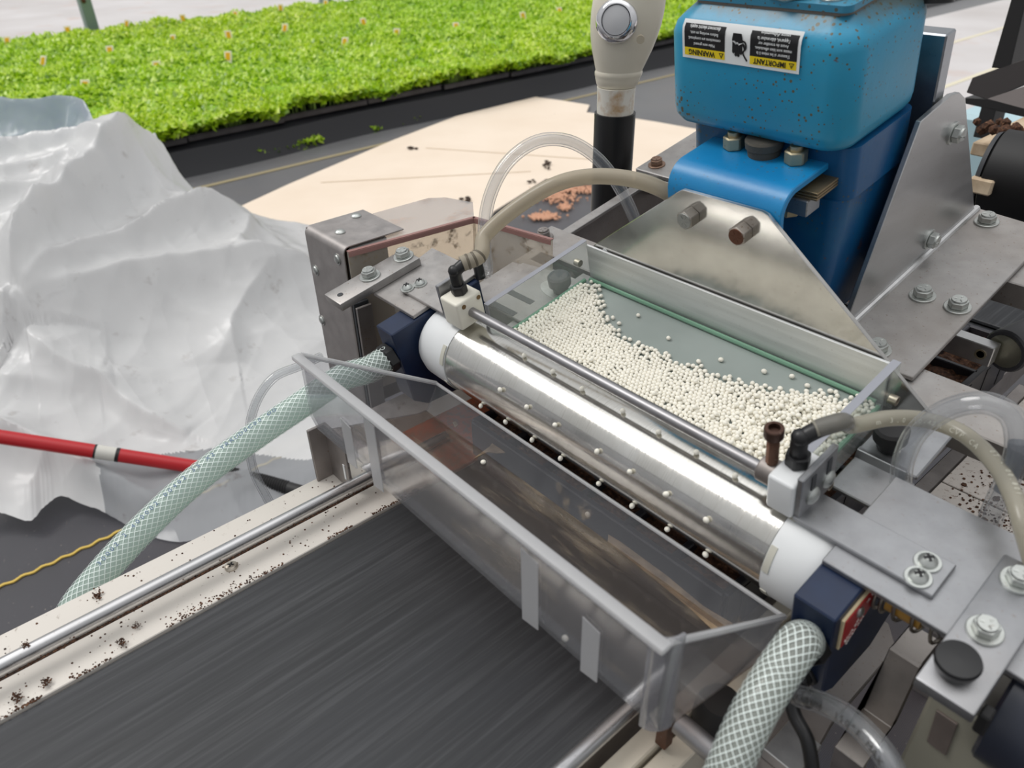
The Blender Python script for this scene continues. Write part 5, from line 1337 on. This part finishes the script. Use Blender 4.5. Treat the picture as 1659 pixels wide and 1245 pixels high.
# ------------------------------------------------------------------ plates and gearbox at the lower right
SIDEP = metal('stone_grey_plate', (.37, .345, .335), .55, .25)
T = Thing('side_plate', 'mottled grey machine side plate below the right blue block', 'plate')
g = G(); g.prism([at(a, b, z=.735) for a, b in ((1215, 1160), (1300, 1075), (1400, 985), (1440, 1010), (1452, 1050), (1350, 1170), (1300, 1260), (1215, 1300), (1165, 1260))], (0, 0, -.006), .0008); T.part('plate', g, SIDEP)
g = G(); q = at(1287, 1215, z=.736); g.box((q.x-.012, q.y-.020, .735), (q.x+.012, q.y+.01, .745), W); T.part('stop_block', g, ALUW)
T.done()
g = G(); g.box((-.135, -.055, .735), (-.052, .14, .741), W, .001); solo('mounting_plate', g, SIDEP, 'mottled grey plate under the left blue bearing block', 'plate')
TANM = metal('tan_aluminium', (.50, .46, .43), .42, .12)
T = Thing('bent_bracket', 'tan aluminium bracket bent like a step at the lower right', 'bracket')
Z1 = .79
prof = [((1440, 1051), .812), ((1407, 1130), .772), ((1399, 1148), .762), ((1390, 1158), .759), ((1352, 1210), .754), ((1341, 1252), .722), ((1335, 1290), .69)]
Q = [at(*a, x=.4045) for a, z in prof]; wv_ = Vector((at(1490, 1083, y=Q[0].y).x-Q[0].x, 0, 0))
ring0 = Q+[q+Vector((0, .006, -.001)) for q in Q[::-1]]
g = G(); g.prism(ring0, wv_, .0005); T.part('bent_strip', g, TANM)
g = G(); g.box((Q[0].x, Q[0].y, Q[0].z-.018), (Q[0].x+wv_.x, Q[0].y+.030, Q[0].z-.0005), W, .0008); T.part('top_block', g, TANM)
T.done()
OLIVE = plain('grey_olive_paint', srgb(134, 131, 118), .5)
T = Thing('gearbox', 'grey olive gearbox with a glued rectangular pad below the right clamp bar', 'gearbox')
g = G()
gx0, gy0 = .4375, -.030
g.box((gx0, gy0, .60), (.66, .12, .838), W, .002)
T.part('casing', g, OLIVE)
g = G(); g.box((gx0-.001, gy0+.002, .838), (.66, .10, .848), W, .0015); T.part('top_cap', g, metal('tan_grey_casting', (.38, .36, .33), .5, .2))
p = at(1512, 1190, y=gy0); g = G(); g.prism([at(a, b, y=gy0) for a, b in ((1519, 1149), (1553, 1172), (1534, 1223), (1503, 1200))], (0, -.0015, 0), .0003); T.part('pad', g, metal('brown_pad', (.26, .22, .20), .6)); T.done()

# ------------------------------------------------------------------ things beyond the machine at upper right
DST = plain('black_steel', srgb(34, 33, 34), .45); YB = 1.15
T = Thing('tray_stand', 'black angle iron stand with a shelf at the upper right', 'stand')
a, b = at(1660, -60, y=YB), at(1612, 118, y=YB); wv_ = (at(1640, 30, y=YB)-at(1624, 30, y=YB)).length
g = G(); g.prism([at(1606, 110, y=YB), at(1636, 112, y=YB), at(1684, -90, y=YB), at(1664, -90, y=YB)], (.004, .05, 0), .001); T.part('upright', g, DST)
g = G(); A_ = [at(1565, 150, y=YB), at(1575, 126, y=YB), at(1659, 96, y=YB), at(1760, 56, y=YB), at(1760, 110, y=YB), at(1659, 138, y=YB), at(1600, 162, y=YB)]
g.prism(A_, (.002, .006, 0), .001); T.part('shelf_flange', g, plain('grey_black_steel', srgb(70, 66, 66), .4))
g = G(); g.prism([at(1563, 158, y=YB), at(1600, 160, y=YB), at(1760, 200, y=YB), at(1760, 216, y=YB), at(1659, 190, y=YB), at(1563, 168, y=YB)], (.002, .03, 0), .001); T.part('shelf_rail', g, DST)
g = G(); g.prism([at(1600, 160, y=YB), at(1659, 140, y=YB), at(1700, 128, y=YB), at(1700, 186, y=YB), at(1659, 176, y=YB)], (.002, .004, 0), 0); T.part('shelf_plate', g, plain('grey_shelf', srgb(150, 142, 140), .4))
g = G(); g.prism([at(1590, 172, y=YB), at(1614, 176, y=YB), at(1600, 226, y=YB), at(1576, 222, y=YB)], (.004, .04, 0), .001); T.part('leg', g, DST)
T.done()
g = G(); p, q = at(1545, 182, y=1.5), at(1640, 250, y=1.5); g.box((p.x, 1.5, q.z-.3), (q.x+.15, 1.75, p.z), W, .01)
solo('blue_tub', g, plain('pale_blue_plastic', srgb(178, 206, 214), .5), 'pale blue tub standing behind the black stand', 'tub')
T = Thing('black_roller', 'big black roller drum under the stand at the right edge', 'roller')
c = at(1655, 272, y=.80); g = G(); g.lathe([(.048, 0), (.056, .004), (.056, .30), (.048, .304)], c+Vector((-.035, 0, -.012)), (1, .08, 0), 40); T.part('roller', g, plain('black_roller_rubber', srgb(20, 19, 20), .5))
g = G(); g.lathe([(.050, -.006), (.0525, 0)], c+Vector((-.035, 0, -.012)), (1, .08, 0), 40); T.part('rim', g, GREYR); T.done()
WOOD = Mat('weathered_wood'); WOODM = WOOD.end(WOOD.bsdf(WOOD.ramp(WOOD.noise(30, 4, .6, (1, .2, 1)), [(.3, srgb(170, 146, 118)), (.7, srgb(214, 196, 170))]), .8))
for (px, py, w_, lb) in ((1590, 232, 46, 'at the left of the black roller'), (1636, 208, 60, 'behind the black roller'), (1586, 290, 22, 'below the black roller')):
    p = at(px, py, y=.92 if py < 250 else .74); q = at(px+w_, py+10, y=.92 if py < 250 else .74)
    g = G(); g.box((p.x-.012, p.y, p.z-.020), (q.x, p.y+.10, p.z), W, .002); solo('wood_block', g, WOODM, 'pale weathered wood piece %s' % lb, 'wood')
g = G(); p = at(1630, 215, y=.90)
for _ in range(30): g.ball(p+Vector((rng.normal(0, .018), rng.normal(0, .015), rng.uniform(-.006, .010))), rng.uniform(.003, .010), 1)
solo('soil_clump', g, SOIL, 'clump of dark soil on the wood pieces below the black stand', 'soil')
g = G(); g.box((.035, .60, .752), (.302, 1.5, .757), W, .001); solo('infeed_belt', g, BELT, 'grey infeed belt behind the gusset bracket', 'belt')
